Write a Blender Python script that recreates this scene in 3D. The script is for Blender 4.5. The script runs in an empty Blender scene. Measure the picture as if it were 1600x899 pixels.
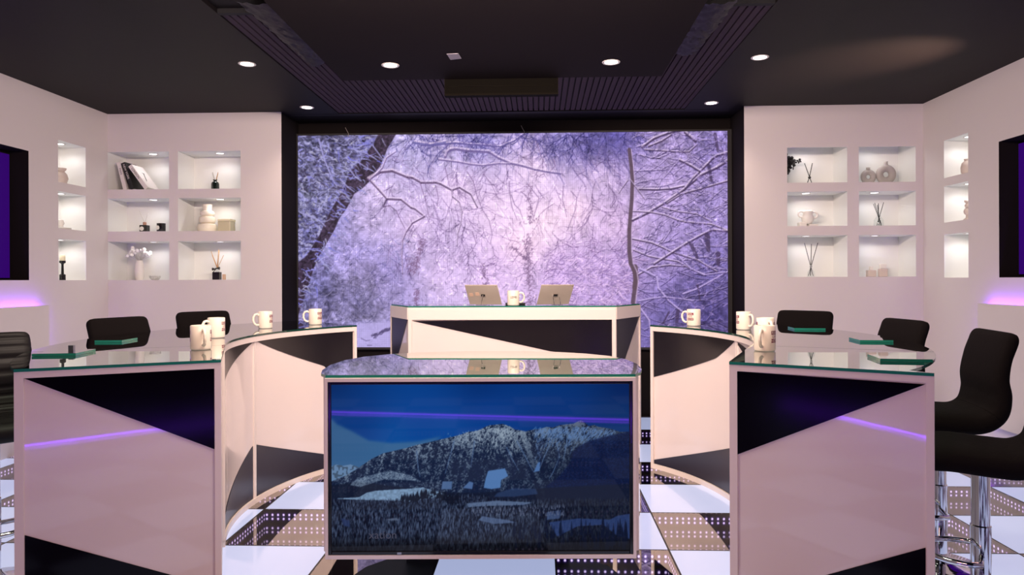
import bpy, bmesh, math, random
import numpy as np
from mathutils import Vector, Matrix
PI = math.pi
S = bpy.context.scene
COL = S.collection
rnd = random.Random(7)

# ------------------------------------------------------------------ materials
def lin(c):
    return c / 12.92 if c <= 0.04045 else ((c + 0.055) / 1.055) ** 2.4
def rgb(r, g, b):
    return (lin(r / 255), lin(g / 255), lin(b / 255), 1)

def pmat(name, col, rough=0.5, metal=0.0, spec=0.5, coat=0.0, coat_rough=0.05, bump=None, emit=None, strength=0):
    m = bpy.data.materials.new(name); m.use_nodes = True
    nt = m.node_tree; b = nt.nodes['Principled BSDF']
    b.inputs['Base Color'].default_value = col
    b.inputs['Roughness'].default_value = rough
    b.inputs['Metallic'].default_value = metal
    b.inputs['Specular IOR Level'].default_value = spec
    b.inputs['Coat Weight'].default_value = coat
    b.inputs['Coat Roughness'].default_value = coat_rough
    if emit:
        b.inputs['Emission Color'].default_value = emit
        b.inputs['Emission Strength'].default_value = strength
    if bump:
        scale, amt = bump
        tc = nt.nodes.new('ShaderNodeTexCoord')
        nz = nt.nodes.new('ShaderNodeTexNoise'); nz.inputs['Scale'].default_value = scale; nz.inputs['Detail'].default_value = 4
        bp = nt.nodes.new('ShaderNodeBump'); bp.inputs['Strength'].default_value = amt; bp.inputs['Distance'].default_value = 0.01
        nt.links.new(tc.outputs['Object'], nz.inputs['Vector'])
        nt.links.new(nz.outputs['Fac'], bp.inputs['Height'])
        nt.links.new(bp.outputs['Normal'], b.inputs['Normal'])
    return m

M = {}
M['wall'] = pmat('wall_paint', (0.70, 0.64, 0.63, 1), 0.75, bump=(30, 0.04))
M['niche'] = pmat('niche_paint', (0.80, 0.80, 0.78, 1), 0.7)
M['ceiling'] = pmat('ceiling_paint', (0.0062, 0.0040, 0.0046, 1), 0.62, spec=0.18, bump=(8, 0.04))
M['panel_ceiling'] = pmat('ceiling_panel_paint', (0.0085, 0.0046, 0.0054, 1), 0.85, spec=0.12)
M['slat'] = pmat('slat_felt', (0.052, 0.033, 0.048, 1), 0.85, spec=0.15)
M['gap'] = pmat('slat_gap', (0.004, 0.003, 0.005, 1), 0.9)
M['recess'] = pmat('black_recess', (0.009, 0.006, 0.006, 1), 0.85, spec=0.15)
M['soft_black'] = pmat('matt_black', (0.016, 0.013, 0.014, 1), 0.6)
M['white'] = pmat('white_laminate', (0.76, 0.66, 0.61, 1), 0.35)
M['gloss_white'] = pmat('white_gloss_panel', (0.76, 0.65, 0.61, 1), 0.22, coat=0.85, coat_rough=0.03)
M['gloss_black'] = pmat('black_gloss_panel', (0.0035, 0.0022, 0.005, 1), 0.24, spec=0.45)
M['satin_black'] = pmat('black_satin_panel', (0.0022, 0.0012, 0.0034, 1), 0.12, spec=0.12)
M['gloss_navy'] = pmat('navy_gloss_panel', (0.010, 0.009, 0.022, 1), 0.3, spec=0.5)
M['edge'] = pmat('glass_edge', rgb(34, 114, 98), 0.12, spec=0.6)
M['edge_dark'] = pmat('glass_edge_dark', rgb(18, 62, 52), 0.1, spec=0.7)
M['chrome'] = pmat('chrome', (0.78, 0.78, 0.82, 1), 0.06, 1.0)
M['fabric'] = pmat('black_stool_cover', (0.0055, 0.0038, 0.004, 1), 0.9, spec=0.12, bump=(60, 0.15))
M['leather'] = pmat('black_stool_leather', (0.007, 0.0058, 0.0062, 1), 0.5, spec=0.25)
M['mug'] = pmat('mug_glaze', (0.88, 0.78, 0.66, 1), 0.25, coat=0.4)
M['magenta'] = pmat('logo_magenta', rgb(120, 25, 60), 0.4)
M['ink'] = pmat('black_ink', (0.012, 0.010, 0.010, 1), 0.4)
M['alu'] = pmat('tablet_aluminium', (0.62, 0.52, 0.43, 1), 0.4, 0.3)
M['sticker'] = pmat('peach_sticker', rgb(225, 190, 165), 0.5)
M['cream'] = pmat('cream_wax', rgb(232, 222, 190), 0.5)
M['blush'] = pmat('blush_ceramic', rgb(205, 188, 180), 0.6)
M['taupe'] = pmat('taupe_ceramic', rgb(176, 168, 164), 0.65)
M['pale'] = pmat('pale_ceramic', rgb(232, 226, 220), 0.4)
M['ivory'] = pmat('ivory_ceramic', rgb(238, 228, 210), 0.4)
M['beige_glass'] = pmat('beige_jar', rgb(205, 196, 165), 0.2, coat=0.5)
M['green_glass'] = pmat('dark_green_glass', rgb(16, 28, 24), 0.08, coat=1)
M['black_glass'] = pmat('black_jar', (0.012, 0.010, 0.010, 1), 0.15)
M['reed'] = pmat('natural_reed', rgb(190, 150, 105), 0.7)
M['pale_reed'] = pmat('pale_reed', rgb(190, 185, 178), 0.7)
M['black_reed'] = pmat('black_reed', (0.012, 0.011, 0.012, 1), 0.7)
M['page'] = pmat('book_page', rgb(225, 222, 215), 0.8)
M['book_white'] = pmat('book_white', rgb(226, 218, 216), 0.5)
M['book_black'] = pmat('book_black', rgb(20, 18, 20), 0.45)
M['blossom'] = pmat('white_blossom', rgb(245, 243, 240), 0.5)
M['stem'] = pmat('pale_stem', rgb(190, 188, 180), 0.6)
M['steel'] = pmat('brushed_steel', (0.35, 0.35, 0.36, 1), 0.3, 1)
M['vent'] = pmat('vent_black', (0.0035, 0.0026, 0.0018, 1), 0.85, spec=0.06)
M['sheet'] = pmat('black_sheeting', (0.040, 0.028, 0.055, 1), 0.42, bump=(14, 0.5))
M['paper'] = pmat('grey_paper', rgb(150, 140, 150), 0.7)
M['wire'] = pmat('pale_wire', rgb(150, 140, 135), 0.6)
M['ring_white'] = pmat('downlight_ring', (0.7, 0.62, 0.58, 1), 0.4)
M['lamp'] = pmat('lamp_glow', (1, 1, 1, 1), 0.5, emit=(1, 0.93, 0.86, 1), strength=9)
M['niche_lamp'] = pmat('niche_lamp_glow', (1, 1, 1, 1), 0.5, emit=(1, 0.98, 1, 1), strength=4)
M['purple'] = pmat('purple_led', (0.02, 0.01, 0.05, 1), 0.5, emit=(0.25, 0.05, 1, 1), strength=22)
M['violet_line'] = pmat('violet_line_light', (0.02, 0.01, 0.05, 1), 0.5, emit=(0.20, 0.02, 1, 1), strength=40)
M['violet_screen'] = pmat('violet_screen', (0.005, 0.003, 0.01, 1), 0.2, emit=(0.028, 0.0008, 0.13, 1), strength=1.0)
M['bezel'] = pmat('television_bezel', (0.004, 0.004, 0.006, 1), 0.15)
M['screen_text'] = pmat('screen_caption', (0, 0, 0, 1), 0.3, emit=rgb(62, 62, 78), strength=1)
for k in ('lamp', 'niche_lamp', 'violet_screen', 'screen_text'):
    M[k].cycles.emission_sampling = 'NONE'

def pane_mat(name, tint, ior=1.52, boost=1.0, rough=0.0):
    """thin clear sheet: Fresnel reflection over tinted transmission, seen from its front side"""
    m = bpy.data.materials.new(name); m.use_nodes = True
    nt = m.node_tree; nt.nodes.clear()
    N, L = nt.nodes.new, nt.links.new
    out = N('ShaderNodeOutputMaterial'); mix = N('ShaderNodeMixShader')
    gl = N('ShaderNodeBsdfGlossy'); gl.inputs['Roughness'].default_value = rough
    tr = N('ShaderNodeBsdfTransparent'); tr.inputs['Color'].default_value = tint
    fr = N('ShaderNodeFresnel'); fr.inputs['IOR'].default_value = ior
    a = N('ShaderNodeMath'); a.operation = 'MULTIPLY'; a.inputs[1].default_value = boost * 2
    b = N('ShaderNodeMath'); b.operation = 'ADD'; b.inputs[1].default_value = 1
    c = N('ShaderNodeMath'); c.operation = 'DIVIDE'; c.use_clamp = True
    ge = N('ShaderNodeNewGeometry')
    inv = N('ShaderNodeMath'); inv.operation = 'SUBTRACT'; inv.inputs[0].default_value = 1
    d = N('ShaderNodeMath'); d.operation = 'MULTIPLY'
    L(fr.outputs[0], a.inputs[0]); L(fr.outputs[0], b.inputs[0])
    L(a.outputs[0], c.inputs[0]); L(b.outputs[0], c.inputs[1])
    L(ge.outputs['Backfacing'], inv.inputs[1])
    L(c.outputs[0], d.inputs[0]); L(inv.outputs[0], d.inputs[1])
    L(d.outputs[0], mix.inputs[0]); L(tr.outputs[0], mix.inputs[1]); L(gl.outputs[0], mix.inputs[2])
    L(mix.outputs[0], out.inputs[0])
    return m
M['pane'] = pane_mat('clear_glass', (0.80, 0.90, 0.84, 1), 1.55, 1.3)
M['clear'] = pane_mat('clear_bottle_glass', (0.93, 0.95, 0.95, 1), 1.45)

# mirror tile cover: half silvered glass
def half_mirror():
    m = bpy.data.materials.new('half_mirror_glass'); m.use_nodes = True
    nt = m.node_tree; nt.nodes.clear(); N, L = nt.nodes.new, nt.links.new
    out = N('ShaderNodeOutputMaterial'); mix = N('ShaderNodeMixShader')
    gl = N('ShaderNodeBsdfGlossy'); gl.inputs['Roughness'].default_value = 0.01; gl.inputs['Color'].default_value = (0.92, 0.88, 0.82, 1)
    tr = N('ShaderNodeBsdfTransparent'); tr.inputs['Color'].default_value = (0.9, 0.9, 0.95, 1)
    lw = N('ShaderNodeFresnel'); lw.inputs['IOR'].default_value = 1.5
    ma = N('ShaderNodeMath'); ma.operation = 'MULTIPLY_ADD'; ma.inputs[1].default_value = 0.55; ma.inputs[2].default_value = 0.38; ma.use_clamp = True
    L(lw.outputs[0], ma.inputs[0]); L(ma.outputs[0], mix.inputs[0]); L(tr.outputs[0], mix.inputs[1]); L(gl.outputs[0], mix.inputs[2]); L(mix.outputs[0], out.inputs[0])
    return m
M['half_mirror'] = half_mirror()

def pit_mat(axis):
    """inner side of a mirror tile: rows of white and violet light dots and their painted mirror images, fading with depth. axis = coordinate running along the side"""
    m = bpy.data.materials.new('tile_light_rows_' + 'xy'[axis]); m.use_nodes = True
    nt = m.node_tree; nt.nodes.clear(); N, L = nt.nodes.new, nt.links.new
    def mt(op, a, b=None, clamp=False):
        n = N('ShaderNodeMath'); n.operation = op; n.use_clamp = clamp
        for i, v in enumerate((a, b)):
            if v is None: continue
            if isinstance(v, (int, float)): n.inputs[i].default_value = v
            else: L(v, n.inputs[i])
        return n.outputs[0]
    out = N('ShaderNodeOutputMaterial'); em = N('ShaderNodeEmission')
    tc = N('ShaderNodeTexCoord'); sx = N('ShaderNodeSeparateXYZ'); L(tc.outputs['Object'], sx.inputs[0])
    u = sx.outputs[axis]; z = sx.outputs[2]
    off = 0.08 if axis == 0 else 3.76
    fu = mt('MULTIPLY', mt('SUBTRACT', mt('FRACT', mt('DIVIDE', mt('SUBTRACT', u, off), 0.0353)), 0.5), 0.0353)
    # rows at depth .034, .059, then their mirror images painted in every .083
    dz = mt('MULTIPLY', z, -1)
    cyc = mt('MODULO', mt('SUBTRACT', dz, 0.0055), 0.083)
    r1 = mt('SUBTRACT', cyc, 0.0285); r2 = mt('SUBTRACT', cyc, 0.0535)
    rr = mt('MINIMUM', mt('ABSOLUTE', r1), mt('ABSOLUTE', r2))
    dist = mt('SQRT', mt('ADD', mt('POWER', fu, 2.0), mt('POWER', mt('MULTIPLY', rr, 0.85), 2.0)))
    core = mt('SUBTRACT', 1.0, mt('DIVIDE', dist, 0.0085), True)
    core = mt('POWER', core, 0.7)
    halo = mt('POWER', mt('SUBTRACT', 1.0, mt('DIVIDE', dist, 0.022), True), 2.0)
    fade = mt('POWER', 2.718, mt('MULTIPLY', dz, -6.0))
    mixc = N('ShaderNodeMix'); mixc.data_type = 'RGBA'
    mixc.inputs['A'].default_value = (0.22, 0.08, 0.75, 1); mixc.inputs['B'].default_value = (1.0, 0.85, 1.0, 1)
    L(core, mixc.inputs['Factor'])
    st = mt('MULTIPLY', mt('ADD', mt('MULTIPLY', core, 3.4), mt('MULTIPLY', halo, 0.45)), fade)
    L(mixc.outputs['Result'], em.inputs[0]); L(st, em.inputs[1]); L(em.outputs[0], out.inputs[0])
    m.cycles.emission_sampling = 'NONE'
    return m
M['pit_x'] = pit_mat(0); M['pit_y'] = pit_mat(1)
M['pit_floor'] = pmat('tile_base_black', (0.004, 0.004, 0.006, 1), 0.4)
M['seam'] = pmat('tile_seam', (0.012, 0.011, 0.014, 1), 0.4)

def lit_tile():
    m = pmat('lit_frosted_tile', (0.30, 0.33, 0.40, 1), 0.3, coat=0.9, coat_rough=0.06)
    nt = m.node_tree; b = nt.nodes['Principled BSDF']; N, L = nt.nodes.new, nt.links.new
    b.inputs['Emission Color'].default_value = (0.56, 0.64, 0.98, 1)
    b.inputs['Emission Strength'].default_value = 0.74
    return m
M['lit_tile'] = lit_tile()

# ------------------------------------------------------------------ mesh helpers
def obj(name, bm, mats, parent=None, smooth=False, loc=None, rotz=None):
    me = bpy.data.meshes.new(name)
    bm.normal_update(); bm.to_mesh(me); bm.free()
    for m in (mats if isinstance(mats, (list, tuple)) else [mats]):
        me.materials.append(M[m] if isinstance(m, str) else m)
    if smooth:
        for p in me.polygons: p.use_smooth = True
        if smooth != 'all':
            me.set_sharp_from_angle(angle=math.radians(38))
    o = bpy.data.objects.new(name, me); COL.objects.link(o)
    if parent: o.parent = parent
    if loc: o.location = loc
    if rotz is not None: o.rotation_euler = (0, 0, rotz)
    return o

def tag(o, label, cat, group=None):
    o['label'] = label; o['category'] = cat
    if group: o['group'] = group
    return o
def thing(name, label, cat, loc=(0, 0, 0), rotz=0, group=None):
    o = bpy.data.objects.new(name, None); COL.objects.link(o)
    o.empty_display_size = 0.1; o.location = loc; o.rotation_euler = (0, 0, rotz)
    return tag(o, label, cat, group)
def struct(name, bm, mats):
    o = obj(name, bm, mats); o['kind'] = 'structure'; return o
def BM(): return bmesh.new()

def box(bm, x0, x1, y0, y1, z0, z1, mi=0, mat=None):
    vs = [bm.verts.new((x, y, z)) for z in (z0, z1) for y in (y0, y1) for x in (x0, x1)]
    for f in ((0, 2, 3, 1), (4, 5, 7, 6), (0, 1, 5, 4), (2, 6, 7, 3), (0, 4, 6, 2), (1, 3, 7, 5)):
        fc = bm.faces.new([vs[i] for i in f]); fc.material_index = mi
    if mat is not None:
        for v in vs: v.co = mat @ v.co
    return vs
def rbox(bm, x0, x1, y0, y1, z0, z1, r=0.004, seg=2, mi=0):
    t = bmesh.new(); box(t, x0, x1, y0, y1, z0, z1)
    bmesh.ops.bevel(t, geom=t.edges[:], offset=r, segments=seg, affect='EDGES', profile=0.5)
    join(bm, t, mi)
def join(bm, t, mi=0, mat=None):
    mp = {v: bm.verts.new(mat @ v.co if mat is not None else v.co) for v in t.verts}
    for f in t.faces:
        try: nf = bm.faces.new([mp[v] for v in f.verts]); nf.material_index = mi
        except ValueError: pass
    t.free()
def quad(bm, pts, mi=0):
    f = bm.faces.new([bm.verts.new(p) for p in pts]); f.material_index = mi; return f
def prism(bm, poly, z0, z1, mi_face=0, mi_side=0):
    """vertical prism over an anticlockwise outline"""
    n = len(poly)
    a = sum(poly[i][0] * poly[(i + 1) % n][1] - poly[(i + 1) % n][0] * poly[i][1] for i in range(n))
    if a < 0: poly = poly[::-1]
    lo = [bm.verts.new((x, y, z0)) for x, y in poly]; hi = [bm.verts.new((x, y, z1)) for x, y in poly]
    bm.faces.new(hi).material_index = mi_face
    bm.faces.new(lo[::-1]).material_index = mi_face
    for i in range(n):
        j = (i + 1) % n
        bm.faces.new((lo[i], lo[j], hi[j], hi[i])).material_index = mi_side
def lathe(bm, prof, n=24, c=(0, 0, 0), mi=0, closed=False):
    rings = []
    for r, z in prof:
        if r < 1e-5: rings.append([bm.verts.new((c[0], c[1], c[2] + z))])
        else: rings.append([bm.verts.new((c[0] + r * math.cos(2 * PI * k / n), c[1] + r * math.sin(2 * PI * k / n), c[2] + z)) for k in range(n)])
    for a, b in zip(rings, rings[1:]):
        for k in range(n):
            k2 = (k + 1) % n
            if len(a) == 1 and len(b) == 1: continue
            if len(a) == 1: f = bm.faces.new((a[0], b[k2], b[k]))
            elif len(b) == 1: f = bm.faces.new((a[k], a[k2], b[0]))
            else: f = bm.faces.new((a[k], a[k2], b[k2], b[k]))
            f.material_index = mi
def tube(bm, pts, r, n=8, mi=0, taper=None):
    pts = [Vector(p) for p in pts]; rings = []
    up = Vector((0.123, 0.31, 1)).normalized()
    for i, p in enumerate(pts):
        d = (pts[min(i + 1, len(pts) - 1)] - pts[max(i - 1, 0)]).normalized()
        a = d.cross(up)
        if a.length < 1e-3: a = d.cross(Vector((1, 0, 0)))
        a.normalize(); b = d.cross(a)
        rr = r if taper is None else r + (taper - r) * i / (len(pts) - 1)
        rings.append([bm.verts.new(p + a * (rr * math.cos(2 * PI * k / n)) + b * (rr * math.sin(2 * PI * k / n))) for k in range(n)])
    for x, y in zip(rings, rings[1:]):
        for k in range(n):
            bm.faces.new((x[k], y[k], y[(k + 1) % n], x[(k + 1) % n])).material_index = mi
    bm.faces.new(rings[0]).material_index = mi
    bm.faces.new(rings[-1][::-1]).material_index = mi
def ball(bm, c, r, u=10, v=6, mi=0, sc=(1, 1, 1)):
    t = bmesh.new(); bmesh.ops.create_uvsphere(t, u_segments=u, v_segments=v, radius=r)
    for w in t.verts: w.co = Vector((w.co.x * sc[0] + c[0], w.co.y * sc[1] + c[1], w.co.z * sc[2] + c[2]))
    join(bm, t, mi)
def torus(bm, c, R, r, axis='y', n=28, k=10, mi=0):
    rings = []
    for i in range(n):
        a = 2 * PI * i / n; ring = []
        for j in range(k):
            b = 2 * PI * j / k; q = R + r * math.cos(b); h = r * math.sin(b)
            p = {'y': (q * math.cos(a), h, q * math.sin(a)), 'z': (q * math.cos(a), q * math.sin(a), h)}[axis]
            ring.append(bm.verts.new((c[0] + p[0], c[1] + p[1], c[2] + p[2])))
        rings.append(ring)
    for i in range(n):
        A, B = rings[i], rings[(i + 1) % n]
        for j in range(k):
            bm.faces.new((A[j], B[j], B[(j + 1) % k], A[(j + 1) % k])).material_index = mi
def recalc(bm): bmesh.ops.recalc_face_normals(bm, faces=bm.faces[:])

def text_bm(txt, size, spacing=1.0):
    cu = bpy.data.curves.new('lettering', 'FONT'); cu.body = txt; cu.size = size; cu.align_x = 'CENTER'; cu.align_y = 'CENTER'
    cu.space_character = spacing
    o = bpy.data.objects.new('lettering', cu); COL.objects.link(o)
    bpy.context.view_layer.update()
    me = bpy.data.meshes.new_from_object(o)
    bm = bmesh.new(); bm.from_mesh(me)
    bpy.data.objects.remove(o); bpy.data.meshes.remove(me); bpy.data.curves.remove(cu)
    return bm

# ------------------------------------------------------------------ the room
WL, WR, YB, YS, ZC, YN = -4.303, 3.676, 6.91, 7.35, 3.10, -2.2
OL, OR = -2.543, 1.985          # opening of the recess that holds the big screen

def holed_wall(name, to3, u0, u1, v0, v1, holes, depth_dir):
    """flat wall with box recesses. holes: (u0,u1,v0,v1,depth,extra_top,material index)"""
    bm = BM()
    us = sorted({u0, u1} | {h[0] for h in holes} | {h[1] for h in holes})
    vs = sorted({v0, v1} | {h[2] for h in holes} | {h[3] for h in holes})
    for a, b in zip(us, us[1:]):
        for c, d in zip(vs, vs[1:]):
            mu, mv = (a + b) / 2, (c + d) / 2
            if any(h[0] < mu < h[1] and h[2] < mv < h[3] for h in holes): continue
            quad(bm, [to3(a, c, 0), to3(b, c, 0), to3(b, d, 0), to3(a, d, 0)])
    for a, b, c, d, dp, ex, mi in holes:
        t = 0.02 if ex else 0.0
        quad(bm, [to3(a, c, dp), to3(b, c, dp), to3(b, d + ex, dp), to3(a, d + ex, dp)], mi)
        quad(bm, [to3(a, c, 0), to3(b, c, 0), to3(b, c, dp), to3(a, c, dp)], mi)
        for u in (a, b):
            quad(bm, [to3(u, c, 0), to3(u, c, dp), to3(u, d + ex, dp), to3(u, d + ex, t), to3(u, d, t), to3(u, d, 0)] if ex else
                 [to3(u, c, 0), to3(u, c, dp), to3(u, d, dp), to3(u, d, 0)], mi)
        quad(bm, [to3(a, d + ex, t), to3(b, d + ex, t), to3(b, d + ex, dp), to3(a, d + ex, dp)], mi)
        if ex:
            quad(bm, [to3(a, d, 0), to3(b, d, 0), to3(b, d, t), to3(a, d, t)], mi)
            quad(bm, [to3(a, d, t), to3(b, d, t), to3(b, d + ex, t), to3(a, d + ex, t)], mi)
    return struct(name, bm, ['wall', 'niche', 'recess'])

ROWS = [(1.44, 1.825), (1.925, 2.255), (2.345, 2.72)]
ROWR = [(1.447, 1.848), (1.937, 2.268), (2.355, 2.695)]
ND = 0.33
hl = [(-4.303, -3.679, a, b, ND, 0, 1) for a, b in ROWS] + [(-3.588, -2.955, a, b, ND, 0, 1) for a, b in ROWS]
holed_wall('wall_back_left', lambda u, v, d: (u, YB + d, v), WL, OL, 0, ZC, hl, 1)
hr = [(2.394, 2.963, a, b, ND, 0.07 if i == 2 else 0, 1) for i, (a, b) in enumerate(ROWR)] + \
     [(3.072, 3.607, a, b, ND, 0.07 if i == 2 else 0, 1) for i, (a, b) in enumerate(ROWR)]
holed_wall('wall_back_right', lambda u, v, d: (u, YB + d, v), OR, WR, 0, ZC, hr, 1)
sl = [(6.18, 6.566, 1.44, 1.812, 0.25, 0, 1), (6.18, 6.566, 1.907, 2.24, 0.25, 0, 1), (6.18, 6.566, 2.324, 2.70, 0.25, 0, 1)]
holed_wall('wall_left', lambda u, v, d: (WL - d, u, v), YN, YB, 0, ZC, sl + [(3.9, 5.813, 1.44, 2.532, 0.17, 0, 2)], -1)
sr = [(6.20, 6.562, 1.435, 1.825, 0.25, 0, 1), (6.20, 6.562, 1.934, 2.262, 0.25, 0, 1), (6.20, 6.562, 2.337, 2.676, 0.25, 0, 1)]
holed_wall('wall_right', lambda u, v, d: (WR + d, u, v), YN, YB, 0, ZC, sr + [(3.9, 5.796, 1.434, 2.52, 0.17, 0, 2)], 1)
bm = BM(); box(bm, WL - 0.4, WR + 0.4, YN - 0.1, YN, 0, ZC)
struct('wall_front', bm, 'recess')
bm = BM()                                       # dark recess around the screen: back, two returns
box(bm, OL - 0.05, OR + 0.05, YS + 0.06, YS + 0.12, 0, ZC)
box(bm, OL - 0.05, OL, YB + 0.001, YS + 0.06, 0, ZC); box(bm, OR, OR + 0.05, YB + 0.001, YS + 0.06, 0, ZC)
struct('wall_screen_recess', bm, 'recess')
bm = BM()
box(bm, WL - 0.6, WR + 0.6, YN - 0.1, YS + 0.3, ZC, ZC + 0.1)
struct('ceiling', bm, 'ceiling')
# side bands of the ceiling and the black header over the screen
bm = BM()
box(bm, -2.46, -1.965, YN, YB, ZC - 0.03, ZC - 0.001); box(bm, 1.412, 1.86, YN, YB, ZC - 0.03, ZC - 0.001)
box(bm, -2.46, 1.86, YB - 0.012, YB + 0.06, ZC - 0.03, ZC - 0.001)
struct('trim_1', bm, 'ceiling')
# slatted field behind and beside the dropped panel
bm = BM()
x = -1.96; i = 0
while x < 1.40:
    box(bm, x, x + 0.0385, 4.30, 6.89, ZC - 0.022, ZC - 0.004); x += 0.0505; i += 1
box(bm, -1.963, 1.41, 4.30, 6.895, ZC - 0.004, ZC - 0.001, 1)
box(bm, -1.963, 1.41, 4.26, 4.30, ZC - 0.03, ZC - 0.001, 1)
struct('trim_2', bm, ['slat', 'gap'])
bm = BM(); box(bm, -1.53, 0.95, YN, 5.49, 2.995, 3.02); box(bm, -1.40, 0.85, YN, 5.35, 3.02, 3.09)
struct('ceiling_panel', bm, 'panel_ceiling')

# floor: frosted lit tiles and mirror tiles with rows of light dots, 0.6 m, set as a chequer
bm = BM()
X0, Y0, T, g = 0.08, 3.76, 0.6, 0.005
for i in range(-8, 7):
    for j in range(-11, 7):
        x0, y0 = X0 + i * T, Y0 + j * T; x1, y1 = x0 + T, y0 + T
        if x1 < WL or x0 > WR or y1 < YN or y0 > YS: continue
        a, b, c, d = x0 + g, x1 - g, y0 + g, y1 - g
        if (i + j) % 2 == 0:
            quad(bm, [(a, c, 0), (b, c, 0), (b, d, 0), (a, d, 0)], 0)
        else:
            quad(bm, [(a, c, 0), (b, c, 0), (b, d, 0), (a, d, 0)], 1)
            plain = (i, j) in ((-2, -1),)
            h = -0.30; px_, py_ = (5, 5) if plain else (2, 3)
            quad(bm, [(a, d, h), (b, d, h), (b, d, -0.001), (a, d, -0.001)], px_)
            quad(bm, [(b, c, h), (a, c, h), (a, c, -0.001), (b, c, -0.001)], px_)
            quad(bm, [(a, c, h), (a, d, h), (a, d, -0.001), (a, c, -0.001)], py_)
            quad(bm, [(b, d, h), (b, c, h), (b, c, -0.001), (b, d, -0.001)], py_)
            quad(bm, [(a, c, h), (b, c, h), (b, d, h), (a, d, h)], 5)
for i in range(-8, 8):
    x = X0 + i * T; quad(bm, [(x - g, YN, 0), (x + g, YN, 0), (x + g, YS + .1, 0), (x - g, YS + .1, 0)], 4)
for j in range(-11, 8):
    y = Y0 + j * T; quad(bm, [(WL, y - g, 0.0004), (WR, y - g, 0.0004), (WR, y + g, 0.0004), (WL, y + g, 0.0004)], 4)
struct('floor', bm, ['lit_tile', 'half_mirror', 'pit_x', 'pit_y', 'seam', 'pit_floor'])

# unseen violet light line on the floor behind the camera, for its reflections
def led_line(name, p, q):
    bm = BM(); d = (Vector(q) - Vector(p)).normalized(); n = Vector((-d.y, d.x, 0)) * 0.012
    p, q = Vector(p), Vector(q); z = Vector((0, 0, 0.02))
    pts = [p - n, q - n, q + n, p + n]
    prism(bm, [(v.x, v.y) for v in pts], p.z, p.z + 0.012)
    o = obj(name, bm, 'violet_line'); o['kind'] = 'structure'; return o
led_line('unseen_led_line', (-2.6, -1.42, 0.008), (1.6, -0.60, 0.008))

# ------------------------------------------------------------------ picture painting (screen contents)
def canvas_rbf(samples, xs, ys, power=2.6, soft=14.0):
    P = np.array([s[0] for s in samples], float); Cc = np.array([s[1] for s in samples], float)
    X, Y = np.meshgrid(xs, ys)
    num = np.zeros(X.shape + (3,)); den = np.zeros(X.shape)
    for (px, py), c in zip(P, Cc):
        w = ((X - px) ** 2 + (Y - py) ** 2 + soft ** 2) ** (-power / 2)
        num += w[..., None] * c; den += w
    return num / den[..., None]
def noise2(shape, cell, rs):
    h, w = shape; gh, gw = int(h / cell) + 3, int(w / cell) + 3
    g_ = rs.random((gh, gw)); y = np.arange(h) / cell; x = np.arange(w) / cell
    yi = y.astype(int); xi = x.astype(int); fy = y - yi; fx = x - xi
    fy = fy * fy * (3 - 2 * fy); fx = fx * fx * (3 - 2 * fx)
    a = g_[yi][:, xi]; b = g_[yi][:, xi + 1]; c = g_[yi + 1][:, xi]; d = g_[yi + 1][:, xi + 1]
    return (a * (1 - fx) + b * fx) * (1 - fy)[:, None] + (c * (1 - fx) + d * fx) * fy[:, None]
class Canvas:
    def __init__(s, x0, x1, y0, y1, scale):
        s.x0, s.y0, s.k = x0, y0, scale
        s.w, s.h = int(round((x1 - x0) * scale)), int(round((y1 - y0) * scale))
        s.xs = x0 + (np.arange(s.w) + .5) / scale; s.ys = y0 + (np.arange(s.h) + .5) / scale
    def seg(s, a, b, w0, w1, col, alpha=1.0, mul=False):
        k = s.k; ax, ay = (a[0] - s.x0) * k, (a[1] - s.y0) * k; bx, by = (b[0] - s.x0) * k, (b[1] - s.y0) * k
        m = max(w0, w1) * k / 2 + 1.5
        l, r = int(max(0, min(ax, bx) - m)), int(min(s.w, max(ax, bx) + m + 1))
        t, d = int(max(0, min(ay, by) - m)), int(min(s.h, max(ay, by) + m + 1))
        if l >= r or t >= d: return
        X = np.arange(l, r)[None, :] + .5; Y = np.arange(t, d)[:, None] + .5
        vx, vy = bx - ax, by - ay; L2 = vx * vx + vy * vy + 1e-9
        q = np.clip(((X - ax) * vx + (Y - ay) * vy) / L2, 0, 1)
        D = np.hypot(X - ax - q * vx, Y - ay - q * vy)
        hw = (w0 + (w1 - w0) * q) * k / 2
        al = np.clip(hw - D + .5, 0, 1) * alpha * np.clip(hw * 2, 0, 1)
        reg = s.a[t:d, l:r]
        tgt = reg * np.array(col) if mul else np.array(col, float)
        s.a[t:d, l:r] = reg * (1 - al[..., None]) + tgt * al[..., None]
    def line(s, pts, w0, w1, col, alpha=1.0, mul=False):
        n = len(pts) - 1
        for i in range(n):
            s.seg(pts[i], pts[i + 1], w0 + (w1 - w0) * i / n, w0 + (w1 - w0) * (i + 1) / n, col, alpha, mul)
    def mask(s, poly, soft=1.0):
        X, Y = np.meshgrid(s.xs, s.ys); inside = np.zeros(X.shape, bool); n = len(poly)
        for i in range(n):
            (x1, y1), (x2, y2) = poly[i], poly[(i + 1) % n]
            if y1 == y2: continue
            c = ((y1 > Y) != (y2 > Y)) & (X < (x2 - x1) * (Y - y1) / (y2 - y1) + x1)
            inside ^= c
        m = inside.astype(float)
        for _ in range(int(soft * s.k)):
            p = np.pad(m, 1, mode='edge')
            m = (p[:-2, 1:-1] + p[2:, 1:-1] + p[1:-1, :-2] + p[1:-1, 2:] + 2 * m) / 6
        return m
    def blend(s, m, col):
        s.a = s.a * (1 - m[..., None]) + np.array(col, float) * m[..., None]

def wander(r, p, ang, L, n, jit):
    pts = [p]
    for _ in range(n):
        ang += r.uniform(-jit, jit); p = (p[0] + math.cos(ang) * L / n, p[1] + math.sin(ang) * L / n); pts.append(p)
    return pts

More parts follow.
